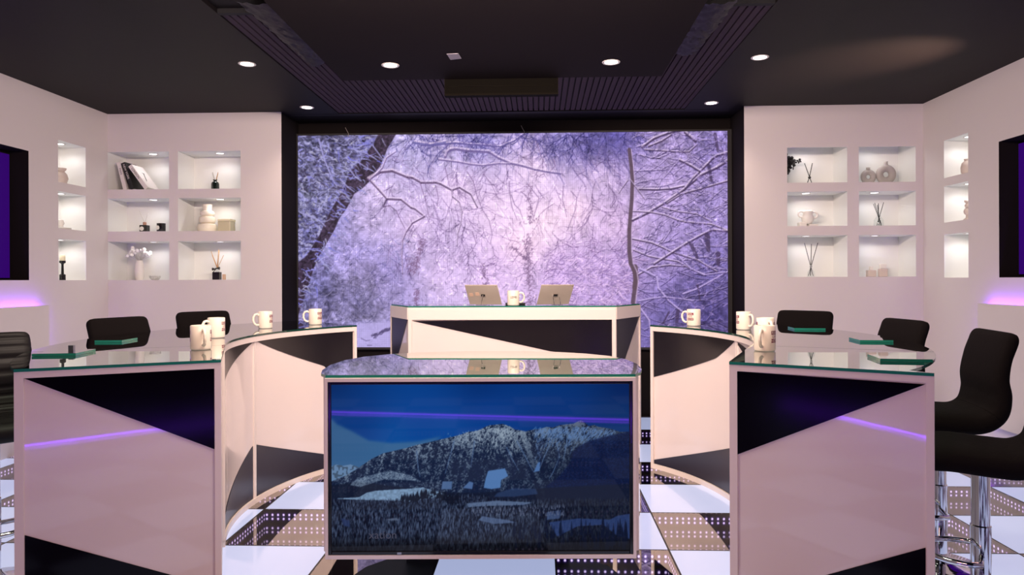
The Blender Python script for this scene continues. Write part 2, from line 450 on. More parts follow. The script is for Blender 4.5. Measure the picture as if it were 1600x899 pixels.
def paint_forest():
    c = Canvas(466, 1137, 208.5, 543, 2); rs = np.random.RandomState(5); r = random.Random(3)
    sm = [((475, 215), (118, 118, 175)), ((520, 230), (112, 110, 165)), ((480, 300), (135, 137, 190)), ((500, 340), (125, 124, 180)), ((560, 230), (120, 118, 175)),
          ((600, 300), (205, 190, 230)), ((590, 340), (192, 178, 222)), ((560, 400), (165, 155, 210)), ((500, 450), (118, 116, 176)), ((560, 470), (135, 130, 188)), ((600, 430), (158, 148, 208)),
          ((620, 530), (165, 158, 212)), ((560, 525), (165, 160, 215)), ((650, 350), (213, 194, 235)), ((700, 230), (188, 178, 224)), ((640, 235), (185, 178, 225)), ((750, 220), (160, 154, 212)), ((720, 300), (223, 203, 240)),
          ((780, 330), (230, 208, 242)), ((850, 350), (245, 222, 245)), ((840, 270), (228, 208, 242)), ((900, 330), (240, 215, 240)), ((700, 430), (210, 190, 235)), ((780, 430), (217, 192, 238)),
          ((820, 380), (242, 214, 242)), ((880, 430), (198, 172, 226)), ((930, 430), (190, 165, 220)), ((880, 225), (145, 138, 195)), ((960, 215), (98, 92, 160)), ((930, 225), (110, 104, 168)), ((940, 280), (205, 185, 225)),
          ((960, 350), (208, 184, 224)), ((1050, 300), (178, 160, 210)), ((1050, 230), (165, 150, 200)), ((1110, 230), (138, 126, 184)), ((1110, 330), (152, 138, 194)), ((1050, 400), (165, 148, 204)),
          ((1110, 420), (120, 110, 172)), ((1060, 480), (122, 112, 174)), ((1110, 500), (96, 88, 152)), ((1030, 520), (115, 106, 168)), ((960, 440), (178, 154, 210)), ((1090, 460), (112, 102, 166))]
    c.a = canvas_rbf(sm, c.xs, c.ys)
    X, Y = np.meshgrid(c.xs, c.ys)
    # contrast map: stronger texture left, top and right
    amp = 0.10 + 0.30 * np.exp(-((X - 470) / 95) ** 2) + 0.18 * np.exp(-((X - 1140) / 120) ** 2) + 0.16 * np.exp(-((Y - 205) / 35) ** 2) + 0.1 * np.exp(-((X - 560) / 90) ** 2 - ((Y - 470) / 60) ** 2)
    n = 0.5 * (noise2((c.h, c.w), 5, rs) - .5) + 0.6 * (noise2((c.h, c.w), 11, rs) - .5) + 0.5 * (noise2((c.h, c.w), 30, rs) - .5)
    c.a = c.a * (1 + amp[..., None] * n[..., None] * 1.7)
    # twig networks: dark wood with snow lying on the upper side
    def twig(x, y, ang, L, w, dark, snow, al, depth, jit):
        pts = wander(r, (x, y), ang, L, max(3, int(L / 5)), jit)
        c.line(pts, w, w * .55, dark, al, True)
        if snow: c.line([(p[0] - .25, p[1] - w * .8) for p in pts], w * .9, w * .5, snow, al * .8)
        if depth:
            for k in range(r.randint(2, 4)):
                q = pts[r.randrange(1, len(pts))]
                twig(q[0], q[1], ang + r.choice((-1, 1)) * r.uniform(.3, .9), L * r.uniform(.35, .65), w * .7, dark, snow, al, depth - 1, jit)
    for i in range(5200):                                  # fine frost grain everywhere
        x, y = r.uniform(466, 1137), r.uniform(208, 543)
        if r.random() < .55 * math.exp(-((x - 840) / 110) ** 2 - ((y - 320) / 80) ** 2) + (.3 if 600 < x < 980 and y < 400 else 0): continue
        ang = r.uniform(0, PI) if x > 590 or y > 420 else r.uniform(-.9, 1.2)
        f = r.uniform(.66, .86) if r.random() < .5 else r.uniform(1.08, 1.28)
        w = r.uniform(.6, 1.7); c.line(wander(r, (x, y), ang, r.uniform(3, 12), 3, .6), w, w * .5, (f, f, f ** .85), .7, True)
    for i in range(150):                                   # bright middle
        x, y = r.uniform(600, 985), r.uniform(212, 420)
        if r.random() < .6 * math.exp(-((x - 850) / 70) ** 2 - ((y - 340) / 50) ** 2): continue
        twig(x, y, r.uniform(.4, 2.5), r.uniform(18, 55), r.uniform(.7, 1.3), (.70, .66, .74), None, .75, 2, .28)
    for i in range(70):                                    # fringe along the top
        x, y = r.uniform(600, 1000), r.uniform(203, 218)
        twig(x, y, r.uniform(.2, 2.6), r.uniform(18, 50), r.uniform(.9, 1.7), (.60, .60, .74), None, .75, 2, .3)
    for i in range(170):                                   # right hand thicket
        x, y = r.uniform(985, 1130), r.uniform(208, 520)
        up = r.random() < .5
        twig(x, y, r.uniform(-.8, -.15) if up else r.uniform(.0, .6), r.uniform(18, 55), r.uniform(1.0, 2.0), (.52, .48, .60), (206, 190, 234) if y < 420 else (172, 158, 216), .7, 1, .2)
    for i in range(90):                                    # low middle right thicket
        x, y = r.uniform(850, 990), r.uniform(380, 475)
        twig(x, y, r.uniform(-1.0, .8), r.uniform(10, 32), r.uniform(.8, 1.6), (.68, .62, .74), (232, 206, 246), .6, 1, .3)
    for i in range(150):                                   # shrubs, low left
        x, y = r.uniform(500, 640), r.uniform(370, 505)
        twig(x, y, r.uniform(.2, 2.4), r.uniform(8, 26), r.uniform(.9, 1.8), (.72, .72, .80), (178, 172, 224) if r.random() < .6 else None, .5, 1, .4)
    lm = np.clip((598 - (Y - 208) * .55 - X) / 30, 0, 1)
    c.a *= (1 - lm[..., None] * np.array((.14, .14, .22)))
    rm = np.clip((X - 1010) / 100, 0, 1) * np.clip((Y - 400) / 60, 0, 1); c.a *= (1 - .14 * rm[..., None])
    bl = np.clip((640 - X) / 60, 0, 1) * np.clip((Y - 400) / 40, 0, 1) * np.clip((508 - Y) / 10, 0, 1); c.a *= (1 - bl[..., None] * np.array((.08, .08, .13)))
    for i in range(260):                                   # dark hollows in the left foliage
        y = r.uniform(208, 440); x = r.uniform(464, 590 - (y - 208) * .6)
        twig(x, y, r.uniform(-.6, 1.0), r.uniform(6, 18), r.uniform(1.5, 4.5), (.62, .62, .66), None, .5, 0, .5)
    for i in range(60):
        y = r.uniform(206, 330); x = r.uniform(464, 580 - (y - 208) * .6)
        twig(x, y, r.uniform(.2, 1.2), r.uniform(18, 45), r.uniform(1.2, 2.2), (.68, .68, .72), (160, 158, 210), .65, 1, .3)
    # left clumps of leaves loaded with snow
    for i in range(1100):
        y = r.uniform(208, 430); xm = 596 - (y - 208) * .62
        x = r.uniform(464, xm)
        d = r.random() < .5
        col = (r.uniform(85, 110),) * 2 + (r.uniform(130, 155),) if d else (r.uniform(145, 185),) * 2 + (r.uniform(205, 230),)
        if d and r.random() < .35: col = (70, 64, 92)
        c.line(wander(r, (x, y), r.uniform(-0.7, 1.1), r.uniform(4, 13), 3, .7), r.uniform(1.5, 4), .8, col, 0.55)
    # big leaning trunk
    trunk = [(596, 206), (624, 206), (609, 230), (598, 256), (581, 281), (570, 292), (556, 301), (545, 322), (532, 340), (524, 358), (512, 378), (498, 402), (491, 418), (482, 446), (474, 470), (466, 492), (460, 470), (464, 410), (480, 398), (500, 366),
             (516, 332), (527, 312), (538, 296), (548, 268), (566, 250), (580, 232)]
    m = c.mask(trunk, 1.0)
    tex = 0.85 + .5 * (noise2((c.h, c.w), 7, rs) - .5) + .4 * (noise2((c.h, c.w), 3, rs) - .5)
    tcol = np.array((80, 68, 92.)) * tex[..., None]
    c.a = c.a * (1 - m[..., None]) + tcol * m[..., None]
    for i in range(190):                                  # snow sprays over the trunk's left edge
        t = r.random(); y = 212 + t * 270; xe = 590 - (y - 212) * .46 + r.gauss(-8, 13)
        col = (r.uniform(120, 170),) * 2 + (r.uniform(190, 225),)
        c.line(wander(r, (xe, y), r.uniform(-0.3, 0.9), r.uniform(5, 20), 4, .5), r.uniform(1, 2.6), .6, col, 0.8)
    for pts, w in ([(500, 215), (508, 245), (516, 265), (525, 285)], 3), ([(470, 330), (500, 342), (510, 352)], 2), ([(534, 278), (545, 290), (556, 298)], 2.5), ([(548, 262), (558, 275), (567, 281)], 2.5), ([(552, 230), (575, 238), (592, 248)], 2), \
            ([(560, 250), (575, 260), (586, 266)], 2), ([(585, 225), (596, 240), (603, 250)], 2):
        c.line(pts, w, w * .6, (160, 158, 212), .85)
    D = (96, 78, 112)
    def branch(pts, w0, w1, col=D, al=.85, snow=True):
        c.line(pts, w0, w1, col, al)
        if snow: c.line([(p[0] - .2, p[1] - max(w0, 1.4) * .75) for p in pts], w0 * .8, w1 * .7, (226, 210, 242), .6)
    branch([(580, 279), (594, 294), (608, 310), (630, 311), (646, 324), (652, 326), (667, 338), (648, 348), (638, 362), (632, 376), (631, 400), (632, 428)], 3.6, 1.2)
    branch([(578, 279), (597, 268), (616, 266), (640, 276), (648, 277), (662, 285), (685, 285), (692, 287), (710, 297), (722, 293), (740, 304), (750, 324)], 4, 2.2)
    branch([(710, 296), (711, 307), (722, 316), (726, 330), (724, 350), (719, 365), (718, 384)], 2.2, 1.2)
    branch([(700, 245), (702, 238), (708, 234), (716, 233), (736, 236), (768, 238), (784, 248), (802, 256), (820, 260), (840, 266), (860, 270), (880, 273)], 4.2, 2.4, (112, 98, 150))
    branch([(690, 249), (720, 253), (740, 257), (758, 259), (784, 256), (802, 257)], 2.6, 1.8, (112, 98, 150))
    branch([(662, 226), (680, 226), (716, 223), (740, 226), (770, 228), (786, 230), (808, 221), (826, 208)], 3, 2, (100, 92, 150))
    branch([(580, 280), (592, 270), (600, 262), (607, 246), (622, 236)], 3, 1.5, (120, 105, 150))
    branch([(606, 311), (602, 322), (612, 320), (622, 328), (630, 345), (636, 356)], 1.6, .9, D, .7, False)
    branch([(652, 222), (676, 226), (700, 222)], 4, 3, (110, 106, 165))
    for pts in ([(800, 284), (800, 298), (804, 324), (812, 344)], [(803, 305), (808, 320), (816, 328), (821, 343)], [(818, 300), (826, 306), (834, 324), (838, 344)], [(734, 268), (744, 284), (750, 308), (758, 328), (768, 344), (773, 366), (770, 380)],
                [(884, 292), (883, 312), (889, 340)], [(842, 222), (850, 246), (858, 262)], [(869, 250), (872, 260), (862, 270)], [(760, 272), (772, 288), (783, 312)], [(700, 262), (706, 290)], [(685, 290), (689, 310), (686, 322)],
                [(660, 285), (668, 310), (674, 338), (700, 345)], [(896, 300), (905, 310), (902, 330), (890, 360)], [(924, 338), (918, 350), (904, 362)], [(830, 290), (846, 310), (838, 340)], [(742, 362), (748, 380), (736, 400)]):
        c.line(pts, 1.5, .8, (130, 108, 150), .75)
    for i in range(240):                                   # fine hanging twigs over the bright middle
        x, y = r.uniform(610, 980), r.uniform(225, 400)
        c.line(wander(r, (x, y), r.uniform(.5, 2.4), r.uniform(15, 55), 7, .35), r.uniform(.5, 1.0), .4, (150, 128, 172), r.uniform(.3, .7))
    for i in range(80):                                   # dark hanging fringe, upper middle right
        x, y = r.uniform(850, 990), r.uniform(206, 250)
        c.line(wander(r, (x, y), r.uniform(.7, 1.5), r.uniform(18, 60), 7, .2), r.uniform(.6, 1.5), .5, (100, 90, 148), r.uniform(.35, .75))
    for i in range(120):
        x, y = r.uniform(640, 870), r.uniform(205, 228)
        c.line(wander(r, (x, y), r.uniform(.3, 2.6), r.uniform(10, 35), 6, .3), r.uniform(.6, 1.4), .5, (105, 96, 160), r.uniform(.35, .7))
    # speckled stems in the middle distance
    for x0, y0, x1, y1, s_, n_ in ((664, 372, 652, 420, 5, 130), (655, 450, 652, 476, 3, 60), (830, 285, 832, 350, 6, 80), (828, 365, 832, 475, 6, 230), (805, 385, 826, 405, 3, 60), (758, 410, 762, 445, 4, 60), (640, 400, 650, 428, 8, 70)):
        for i in range(n_):
            t = r.random(); x = x0 + (x1 - x0) * t + r.gauss(0, s_ * .6); y = y0 + (y1 - y0) * t
            c.line(wander(r, (x, y), r.uniform(0, PI), r.uniform(1.5, 5), 2, .5), r.uniform(.8, 1.6), .7, (128, 104, 142), .6)
    for i in range(420):                                   # frosty reeds, low middle right
        x, y = r.uniform(850, 985), r.uniform(400, 476)
        lt = r.random() < .5
        c.line(wander(r, (x, y), r.uniform(-1.2, 1.0), r.uniform(6, 22), 4, .3), r.uniform(.6, 1.5), .5, (232, 205, 246) if lt else (142, 118, 172), .6)
    # right hand tree
    tr = [(986, 236), (989, 260), (991, 284), (990, 312), (988, 336), (986, 360), (986, 394), (988, 412), (994, 425), (996, 440), (993, 462), (991, 478)]
    c.line(tr, 5.5, 8, (98, 82, 100), .95)
    c.line([(994, 418), (996, 436), (994, 450)], 9, 8, (98, 82, 96), .9)
    c.line([(p[0] + 3.4, p[1]) for p in tr], 1.4, 2, (205, 185, 230), .6)
    RD = (76, 62, 96)
    def rb(pts, w0, w1, al=.9): branch(pts, w0, w1, RD, al)
    rb([(991, 346), (1016, 334), (1040, 320), (1056, 309), (1070, 299), (1084, 287), (1096, 277), (1120, 266), (1138, 255)], 3.4, 4)
    rb([(1072, 297), (1082, 284), (1092, 274), (1106, 260), (1114, 252), (1122, 247), (1138, 243)], 3.2, 3)
    rb([(1044, 320), (1066, 306), (1096, 298), (1138, 286)], 2, 3)
    rb([(1000, 298), (1028, 299), (1050, 298), (1070, 294)], 3, 2.4)
    rb([(992, 332), (1020, 334), (1040, 338), (1060, 346), (1072, 349), (1112, 353), (1138, 363)], 1.8, 2.6)
    rb([(1036, 326), (1060, 333), (1090, 337), (1112, 349)], 1.8, 1.6)
    rb([(1006, 233), (1024, 220), (1046, 212), (1068, 207)], 3.4, 3); rb([(1016, 232), (1036, 224), (1052, 214)], 2.6, 2)
    rb([(1010, 237), (1040, 239), (1064, 241), (1078, 241), (1090, 230)], 2, 2); rb([(1072, 211), (1080, 218), (1088, 225)], 4, 4); rb([(1064, 254), (1080, 262), (1094, 271)], 3.4, 3)
    rb([(991, 375), (1020, 381), (1036, 388), (1052, 396), (1090, 408), (1120, 426)], 2.4, 2); rb([(992, 392), (1016, 402), (1036, 406), (1060, 410), (1080, 422), (1102, 431)], 2, 2)
    rb([(1024, 414), (1052, 396), (1074, 382), (1096, 370), (1112, 362), (1138, 364)], 3, 3); rb([(1000, 430), (1020, 419), (1048, 416), (1070, 418)], 2.4, 1.6)
    rb([(988, 284), (1000, 300), (1010, 314)], 2, 1); rb([(984, 284), (975, 296), (970, 304)], 1.6, 1)
    for pts, w in ([(1002, 420), (1015, 426), (1028, 433), (1030, 450), (1048, 472), (1066, 486)], 3), ([(1000, 470), (1020, 466), (1038, 464), (1060, 466), (1084, 470)], 2), ([(1068, 459), (1088, 452), (1110, 440), (1138, 424)], 2.4), ([(1000, 478), (1016, 500), (1018, 520)], 2.4), \
            ([(1060, 400), (1080, 420), (1100, 430), (1132, 426)], 2), ([(1096, 374), (1108, 394)], 3):
        c.line([(p[0], p[1] + w * .7) for p in pts], w, w * .7, (84, 74, 118), .7); c.line(pts, w, w * .7, (186, 170, 224), .9)
    for a, b, w in (((1105, 370), (1107, 392), 8), ((1080, 382), (1090, 404), 6), ((1122, 398), (1122, 414), 7), ((1118, 214), (1122, 240), 5), ((1108, 262), (1112, 285), 5), ((1090, 445), (1094, 470), 3), ((1046, 488), (1036, 508), 3), ((1060, 486), (1058, 506), 6)):
        c.seg(a, b, w, w * .8, (74, 62, 92), .75)
    for i in range(700):                                   # dark gaps among the right hand twigs
        x, y = r.gauss(1090, 45), r.uniform(210, 535)
        if x < 1000: continue
        lt = r.random() < .5
        c.line(wander(r, (x, y), r.uniform(-.8, 1.0), r.uniform(3, 13), 3, .6), r.uniform(1, 2.6), .6, (168, 150, 212) if lt else (78, 68, 116), .55)
    # snow bank, low left
    m = c.mask([(560, 505), (614, 502), (614, 545), (540, 545)], 2)
    c.a = c.a * (1 - m[..., None] * .8) + np.array((176, 168, 220.)) * m[..., None] * .8
    for i in range(60):
        x = r.uniform(582, 612); y = 526 - (x - 582) * .45 + r.gauss(0, 1.5)
        c.line(wander(r, (x, y), r.uniform(-.8, 0), 5, 2, .5), 1.5, .7, (92, 84, 124), .7)
    c.line([(566, 528), (574, 532), (580, 531)], 1.5, 1, (100, 92, 134), .7); c.line([(576, 539), (583, 539)], 1.5, 1, (92, 86, 124), .8)
    # pixel rows of the LED wall
    a = c.a.reshape(c.h // 2, 2, c.w // 2, 2, 3)[: c.h // 2].mean(axis=(1, 3)) if c.h % 2 == 0 else c.a[: c.h - 1].reshape(c.h // 2, 2, c.w // 2, 2, 3).mean(axis=(1, 3))
    yy, xx = np.mgrid[0:a.shape[0], 0:a.shape[1]]
    grid = 1 - 0.05 * (np.sin(xx * 2 * PI / 3.1) > .2) - 0.03 * (np.sin(yy * 2 * PI / 3.3) > .3)
    a = 255 * ((a / 255 - .60) * 1.18 + .625) * np.array((1.025, 1.0, .985))
    return np.clip(a * grid[..., None], 18, 255)

def paint_mountain():
    c = Canvas(517, 981, 601, 860, 2); rs = np.random.RandomState(11); r = random.Random(9)
    X, Y = np.meshgrid(c.xs, c.ys)
    sky = canvas_rbf([((517, 601), (8, 36, 92)), ((750, 601), (2, 42, 108)), ((981, 601), (4, 30, 88)), ((560, 650), (4, 56, 132)), ((650, 660), (2, 66, 150)), ((760, 645), (2, 62, 146)), ((880, 640), (3, 52, 124)), ((970, 655), (8, 52, 110)),
                      ((620, 684), (10, 84, 164)), ((700, 672), (8, 74, 156)), ((520, 640), (10, 60, 128))], c.xs, c.ys, 2.4, 30)
    c.a = sky.copy()
    m = c.mask([(510, 645), (525, 662), (550, 674), (575, 688), (610, 692), (650, 690), (690, 682), (640, 715), (510, 760)], 20)
    c.a *= .92; c.blend(m * .72, (66, 102, 136))
    nz = lambda cell: noise2((c.h, c.w), cell, rs)
    far = c.mask([(510, 731), (524, 725), (536, 727), (547, 725), (559, 729), (568, 745), (510, 770)], .5)
    c.blend(far, (92, 122, 158)); c.a *= (1 - far * .35 * (nz(6) > .55))[..., None]
    ridge = [(510, 755), (518, 751), (540, 742), (557, 732), (579, 717), (598, 708), (616, 704), (634, 700), (650, 695), (666, 692), (686, 687), (705, 683), (720, 679), (731, 675), (742, 674), (750, 671), (758, 667), (764, 665), (784, 663), (795, 667), (803, 672), (811, 673), (819, 675), (830, 672),
             (842, 671), (852, 668), (862, 669), (874, 665), (884, 664), (894, 663), (900, 660), (906, 658), (911, 661), (918, 667), (926, 665), (932, 668), (951, 671), (966, 676), (990, 676), (990, 870), (510, 870)]
    mt = c.mask(ridge, .5)
    # gullies lean with the slope
    warp = X + (Y - 660) * np.where(X > 800, -.35, .25)
    fine = nz(2.2); med = nz(5); big = nz(16)
    gx = np.arange(c.w)
    u = (warp - warp.min()); col1 = rs.random(2000); col2 = rs.random(2000)
    def stripes(tab, cell):
        q = u / cell; i = q.astype(int) % 1990; f = q - np.floor(q); f = f * f * (3 - 2 * f); return tab[i] * (1 - f) + tab[i + 1] * f
    st = .55 * stripes(col1, 9) + .45 * stripes(col2, 3.5)
    v = .42 * fine + .22 * med + .36 * st + .22 * (big - .5)
    hgt = np.clip((730 - Y) / 70, 0, 1)
    snow = np.clip((v - .50 + .16 * hgt) * 5.0, 0, 1)
    lightness = np.clip(1.08 - (X - 560) / 760, .45, 1.1)
    rock = np.array((14, 27, 54.)); frost = np.array((138, 156, 176.))
    face = rock + (frost - rock) * (snow * lightness * (.45 + .55 * hgt + .1))[..., None]
    face = face * (1 - .25 * np.clip((X - 780) / 200, 0, 1))[..., None]
    c.a = c.a * (1 - mt[..., None]) + face * mt[..., None]
    # sunlit top right snow
    for i in range(420):
        x = r.uniform(835, 960); y = 668 + abs(r.gauss(0, 14)) + max(0, (x - 915) * .12)
        if y < 664: continue
        c.line(wander(r, (x, y), r.uniform(1.6, 2.6), r.uniform(3, 14), 3, .4), r.uniform(.8, 2.2), .5, (88, 120, 168), .45)
    for i in range(420):
        x = r.gauss(775, 26); y = 668 + abs(r.gauss(0, 16)) + abs(x - 775) * .12
        c.line(wander(r, (x, y), r.uniform(1.0, 2.2), r.uniform(2, 9), 3, .4), r.uniform(.8, 1.6), .5, (146, 162, 178), .4)
    for pts in ([(806, 690), (818, 712), (826, 728), (832, 738)], [(790, 700), (800, 720), (808, 735)], [(836, 695), (842, 715), (834, 736)], [(860, 690), (848, 715), (840, 735)], [(868, 692), (872, 715), (862, 738), (856, 748)], [(708, 690), (700, 720), (694, 740)], [(650, 705), (652, 730), (655, 745)], [(740, 690), (734, 730)], [(884, 690), (878, 720)]):
        c.line(pts, 2.2, 1.0, (84, 110, 150), .6)
    for i in range(36):
        x = r.uniform(690, 880); y = r.uniform(690, 735)
        c.line(wander(r, (x, y), 1.2 if x < 800 else 1.9, r.uniform(14, 34), 5, .25), r.uniform(2, 4.5), 1, (16, 28, 58), .5)
    dk = c.mask([(990, 674), (962, 679), (940, 684), (918, 690), (902, 698), (893, 706), (888, 724), (868, 748), (850, 760), (840, 870), (990, 870)], 5)
    c.blend(dk * .86, (9, 22, 58)); c.a *= (1 + .35 * dk * (fine - .5))[..., None]
    # valley below the face
    val = c.mask([(510, 758), (560, 752), (620, 760), (680, 768), (740, 770), (800, 766), (860, 762), (990, 756), (990, 870), (510, 870)], 3)
    c.blend(val * .85, (14, 22, 42))
    fs = c.mask([(546, 757), (556, 748), (585, 740), (610, 735), (640, 742), (656, 752), (640, 750), (600, 748), (562, 760)], 1.5); c.blend(fs * .6 * (.5 + .5 * (fine > .35)), (128, 148, 172))
    p1 = c.mask([(522, 778), (560, 776), (572, 769), (586, 766), (618, 764), (640, 763), (660, 761), (672, 765), (684, 768), (700, 775), (672, 778), (640, 783), (600, 781), (560, 780)], .8)
    c.blend(p1, (112, 140, 172)); c.a *= (1 - .25 * p1 * (med - .3))[..., None]
    p2 = c.mask([(754, 762), (757, 748), (761, 736), (774, 734), (787, 732), (792, 744), (781, 750), (780, 762), (766, 764)], .5); c.blend(p2, (74, 112, 164))
    for poly, col in (([(690, 752), (705, 752), (704, 764), (688, 764)], (70, 96, 138)), ([(722, 762), (732, 752), (738, 754), (736, 764)], (70, 98, 144)), ([(838, 724), (842, 722), (841, 736), (832, 738)], (70, 104, 156))): c.blend(c.mask(poly, 1), col)
    c.blend(c.mask([(775, 770), (800, 763), (835, 764), (838, 772), (800, 776), (770, 776)], 2) * .6, (44, 66, 108))
    # forest floor: upright conifers with frost
    for y in np.linspace(776, 866, 140):
        for i in range(105):
            x = r.uniform(514, 984); yy = y + r.uniform(-1.2, 1.2)
            dim = 1.0 if x < 760 else max(.45, 1 - (x - 760) / 300)
            if yy < 782 and (x < 625 or x > 760): continue
            h = r.uniform(2.2, 5) * (1 + (yy - 776) / 80)
            dark = r.random() < .58
            base = (7, 12, 27) if dark else (62 * dim + 8, 74 * dim + 10, 98 * dim + 14)
            low = np.clip((yy - 830) / 30, 0, 1)
            col = tuple(b * (1 - .45 * low) for b in base)
            c.seg((x, yy - h), (x, yy), .5, h * .36, col, .6)
    for i in range(160):
        x = r.uniform(625, 715); y = 776 - 8 * math.exp(-((x - 668) / 22) ** 2) + r.uniform(0, 10); h = r.uniform(4, 8)
        c.seg((x, y - h), (x, y), .5, 3, (11, 18, 34), .85)
    # snow clearings
    for poly, col, al in (([(728, 786), (775, 782), (830, 785), (815, 789), (760, 790), (730, 792)], (92, 112, 146), .8), ([(752, 806), (790, 812), (806, 816), (770, 818), (745, 812)], (84, 104, 142), .7), ([(852, 800), (874, 797), (872, 810), (852, 812)], (70, 92, 138), .6), ([(855, 816), (900, 810), (950, 812), (962, 806), (981, 803), (981, 842), (960, 836), (940, 820), (900, 822), (868, 838)], (42, 62, 112), .75),
                          ([(604, 810), (618, 808), (622, 812), (606, 812)], (90, 104, 130), .7), ([(532, 808), (545, 812), (546, 822), (536, 820)], (38, 52, 92), .8)):
        c.blend(c.mask(poly, 1.2) * al, col)
    for i in range(90):
        x = r.choice([r.uniform(905, 945), r.uniform(800, 905), r.uniform(945, 980)]); b = r.uniform(828, 858); h = r.uniform(10, 26)
        c.seg((x, b - h), (x, b), .6, h * .22, (9, 18, 40), .8)
    for i in range(260):
        x = r.uniform(735, 880); y = r.uniform(790, 806); c.seg((x, y - 4), (x, y), .5, 1.6, (90, 100, 126) if r.random() < .5 else (14, 22, 44), .7)
    shade = np.clip((Y - 838) / 24, 0, 1) * .55
    c.a *= (1 - shade)[..., None]
    h2 = c.h // 2
    a = c.a[: h2 * 2].reshape(h2, 2, c.w // 2, 2, 3).mean(axis=(1, 3))
    return np.clip(a, 0, 255)

def picture_mesh(name, arr, x0, x1, z0, z1, y, parent, mat):
    """flat picture: one colour per point of a fine grid lying at depth y (facing -y)"""
    h, w, _ = arr.shape
    xs = np.linspace(x0, x1, w); zs = np.linspace(z1, z0, h)
    V = np.empty((h, w, 3), np.float32); V[..., 0] = xs[None, :]; V[..., 1] = y; V[..., 2] = zs[:, None]
    idx = np.arange(h * w).reshape(h, w)
    F = np.stack([idx[1:, :-1], idx[1:, 1:], idx[:-1, 1:], idx[:-1, :-1]], -1).reshape(-1, 4)
    me = bpy.data.meshes.new(name)
    me.vertices.add(h * w); me.vertices.foreach_set('co', V.ravel())
    nf = len(F); me.loops.add(nf * 4); me.polygons.add(nf)
    me.loops.foreach_set('vertex_index', F.astype(np.int32).ravel())
    me.polygons.foreach_set('loop_start', np.arange(0, nf * 4, 4, dtype=np.int32))
    me.update(calc_edges=True)
    a = arr / 255.0; l = np.where(a <= .04045, a / 12.92, ((a + .055) / 1.055) ** 2.4)
    ca = me.color_attributes.new('picture', 'FLOAT_COLOR', 'POINT')
    ca.data.foreach_set('color', np.concatenate([l, np.ones((h, w, 1))], -1).astype(np.float32).ravel())
    me.materials.append(mat)
    o = bpy.data.objects.new(name, me); COL.objects.link(o); o.parent = parent
    return o
def screen_mat(name, strength, rough, spec):
    m = pmat(name, (0.004, 0.004, 0.006, 1), rough, spec=spec)
    nt = m.node_tree; b = nt.nodes['Principled BSDF']
    at = nt.nodes.new('ShaderNodeVertexColor'); at.layer_name = 'picture'
    nt.links.new(at.outputs['Color'], b.inputs['Emission Color']); b.inputs['Emission Strength'].default_value = strength
    m.cycles.emission_sampling = 'NONE'
    return m

led = thing('led_screen', 'huge glowing wall screen showing a snowy forest in lavender light', 'screen', (0, YS, 0))
bm = BM()
for a, b, c_, d in ((-2.545 + .003, -2.529, .705, 2.97), (1.941, 1.982, .705, 2.97), (-2.529, 1.941, 2.953, 2.97), (-2.529, 1.941, .705, .727)):
    box(bm, a, b, -0.01, 0.055, c_, d)
box(bm, -2.529, 1.941, .012, .055, .727, 2.953)
obj('screen_frame', bm, 'soft_black', led)
picture_mesh('screen_picture', paint_forest(), -2.529, 1.941, .727, 2.953, 0.0, led, screen_mat('led_picture', 1.0, 0.6, 0.2))
for nm, px, lab in (('dangling_wire', -2.02, 'thin pale wire dangling over the top left of the big screen'), ('dangling_wire', -0.18, 'thin pale wire dangling over the top middle of the big screen')):
    bm = BM(); tube(bm, [(px, YS - .015, 3.03), (px + .02, YS - .02, 2.99), (px + .035, YS - .02, 2.965), (px + .03, YS - .02, 2.93)], .003, 5)
    tag(obj(nm, bm, 'wire'), lab, 'wire', None)

# ------------------------------------------------------------------ desks
CX, CY = -0.30, 4.36
def pol(a, r): return (CX + r * math.cos(math.radians(a)), CY + r * math.sin(math.radians(a)))
ZT, ZG = 1.084, 1.072                       # top and underside of the glass
def interp(pts, a):
    if a <= pts[0][0]: return pts[0][1]
    for (x0, y0), (x1, y1) in zip(pts, pts[1:]):
        if a <= x1: return y0 + (y1 - y0) * (a - x0) / (x1 - x0) if x1 > x0 else y1
    return pts[-1][1]
def curved(bm, r0, r1, a0, a1, lo, hi, n=40):
    """curved slab between radii; lo and hi are heights or [(angle, height), ...]"""
    f = lambda q, a: interp(q, a) if isinstance(q, list) else q
    R = []
    for i in range(n + 1):
        a = a0 + (a1 - a0) * i / n; l, h = f(lo, a), f(hi, a)
        if h - l < 1e-4: h = l + 1e-4
        p, q = pol(a, r0), pol(a, r1)
        R.append([bm.verts.new((*p, l)), bm.verts.new((*p, h)), bm.verts.new((*q, h)), bm.verts.new((*q, l))])
    for A, B in zip(R, R[1:]):
        for k in range(4):
            k2 = (k + 1) % 4; bm.faces.new((A[k], B[k], B[k2], A[k2]))
    bm.faces.new(R[0]); bm.faces.new(R[-1][::-1]); recalc(bm)
def flat_panel(bm, A, B, s0, s1, z0, z1, off0, off1, poly=None):
    """slab in the vertical plane through A and B (plan points); off = distance in front (to the right of A->B)"""
    A, B = Vector(A), Vector(B); d = (B - A).normalized(); n = Vector((d.y, -d.x))
    P = poly if poly else [(s0, z0), (s1, z0), (s1, z1), (s0, z1)]
    f = [bm.verts.new((*(A + d * s + n * off1), z)) for s, z in P]; k = [bm.verts.new((*(A + d * s + n * off0), z)) for s, z in P]
    bm.faces.new(f); bm.faces.new(k[::-1])
    for i in range(len(P)):
        j = (i + 1) % len(P); bm.faces.new((k[i], k[j], f[j], f[i]))
    recalc(bm)

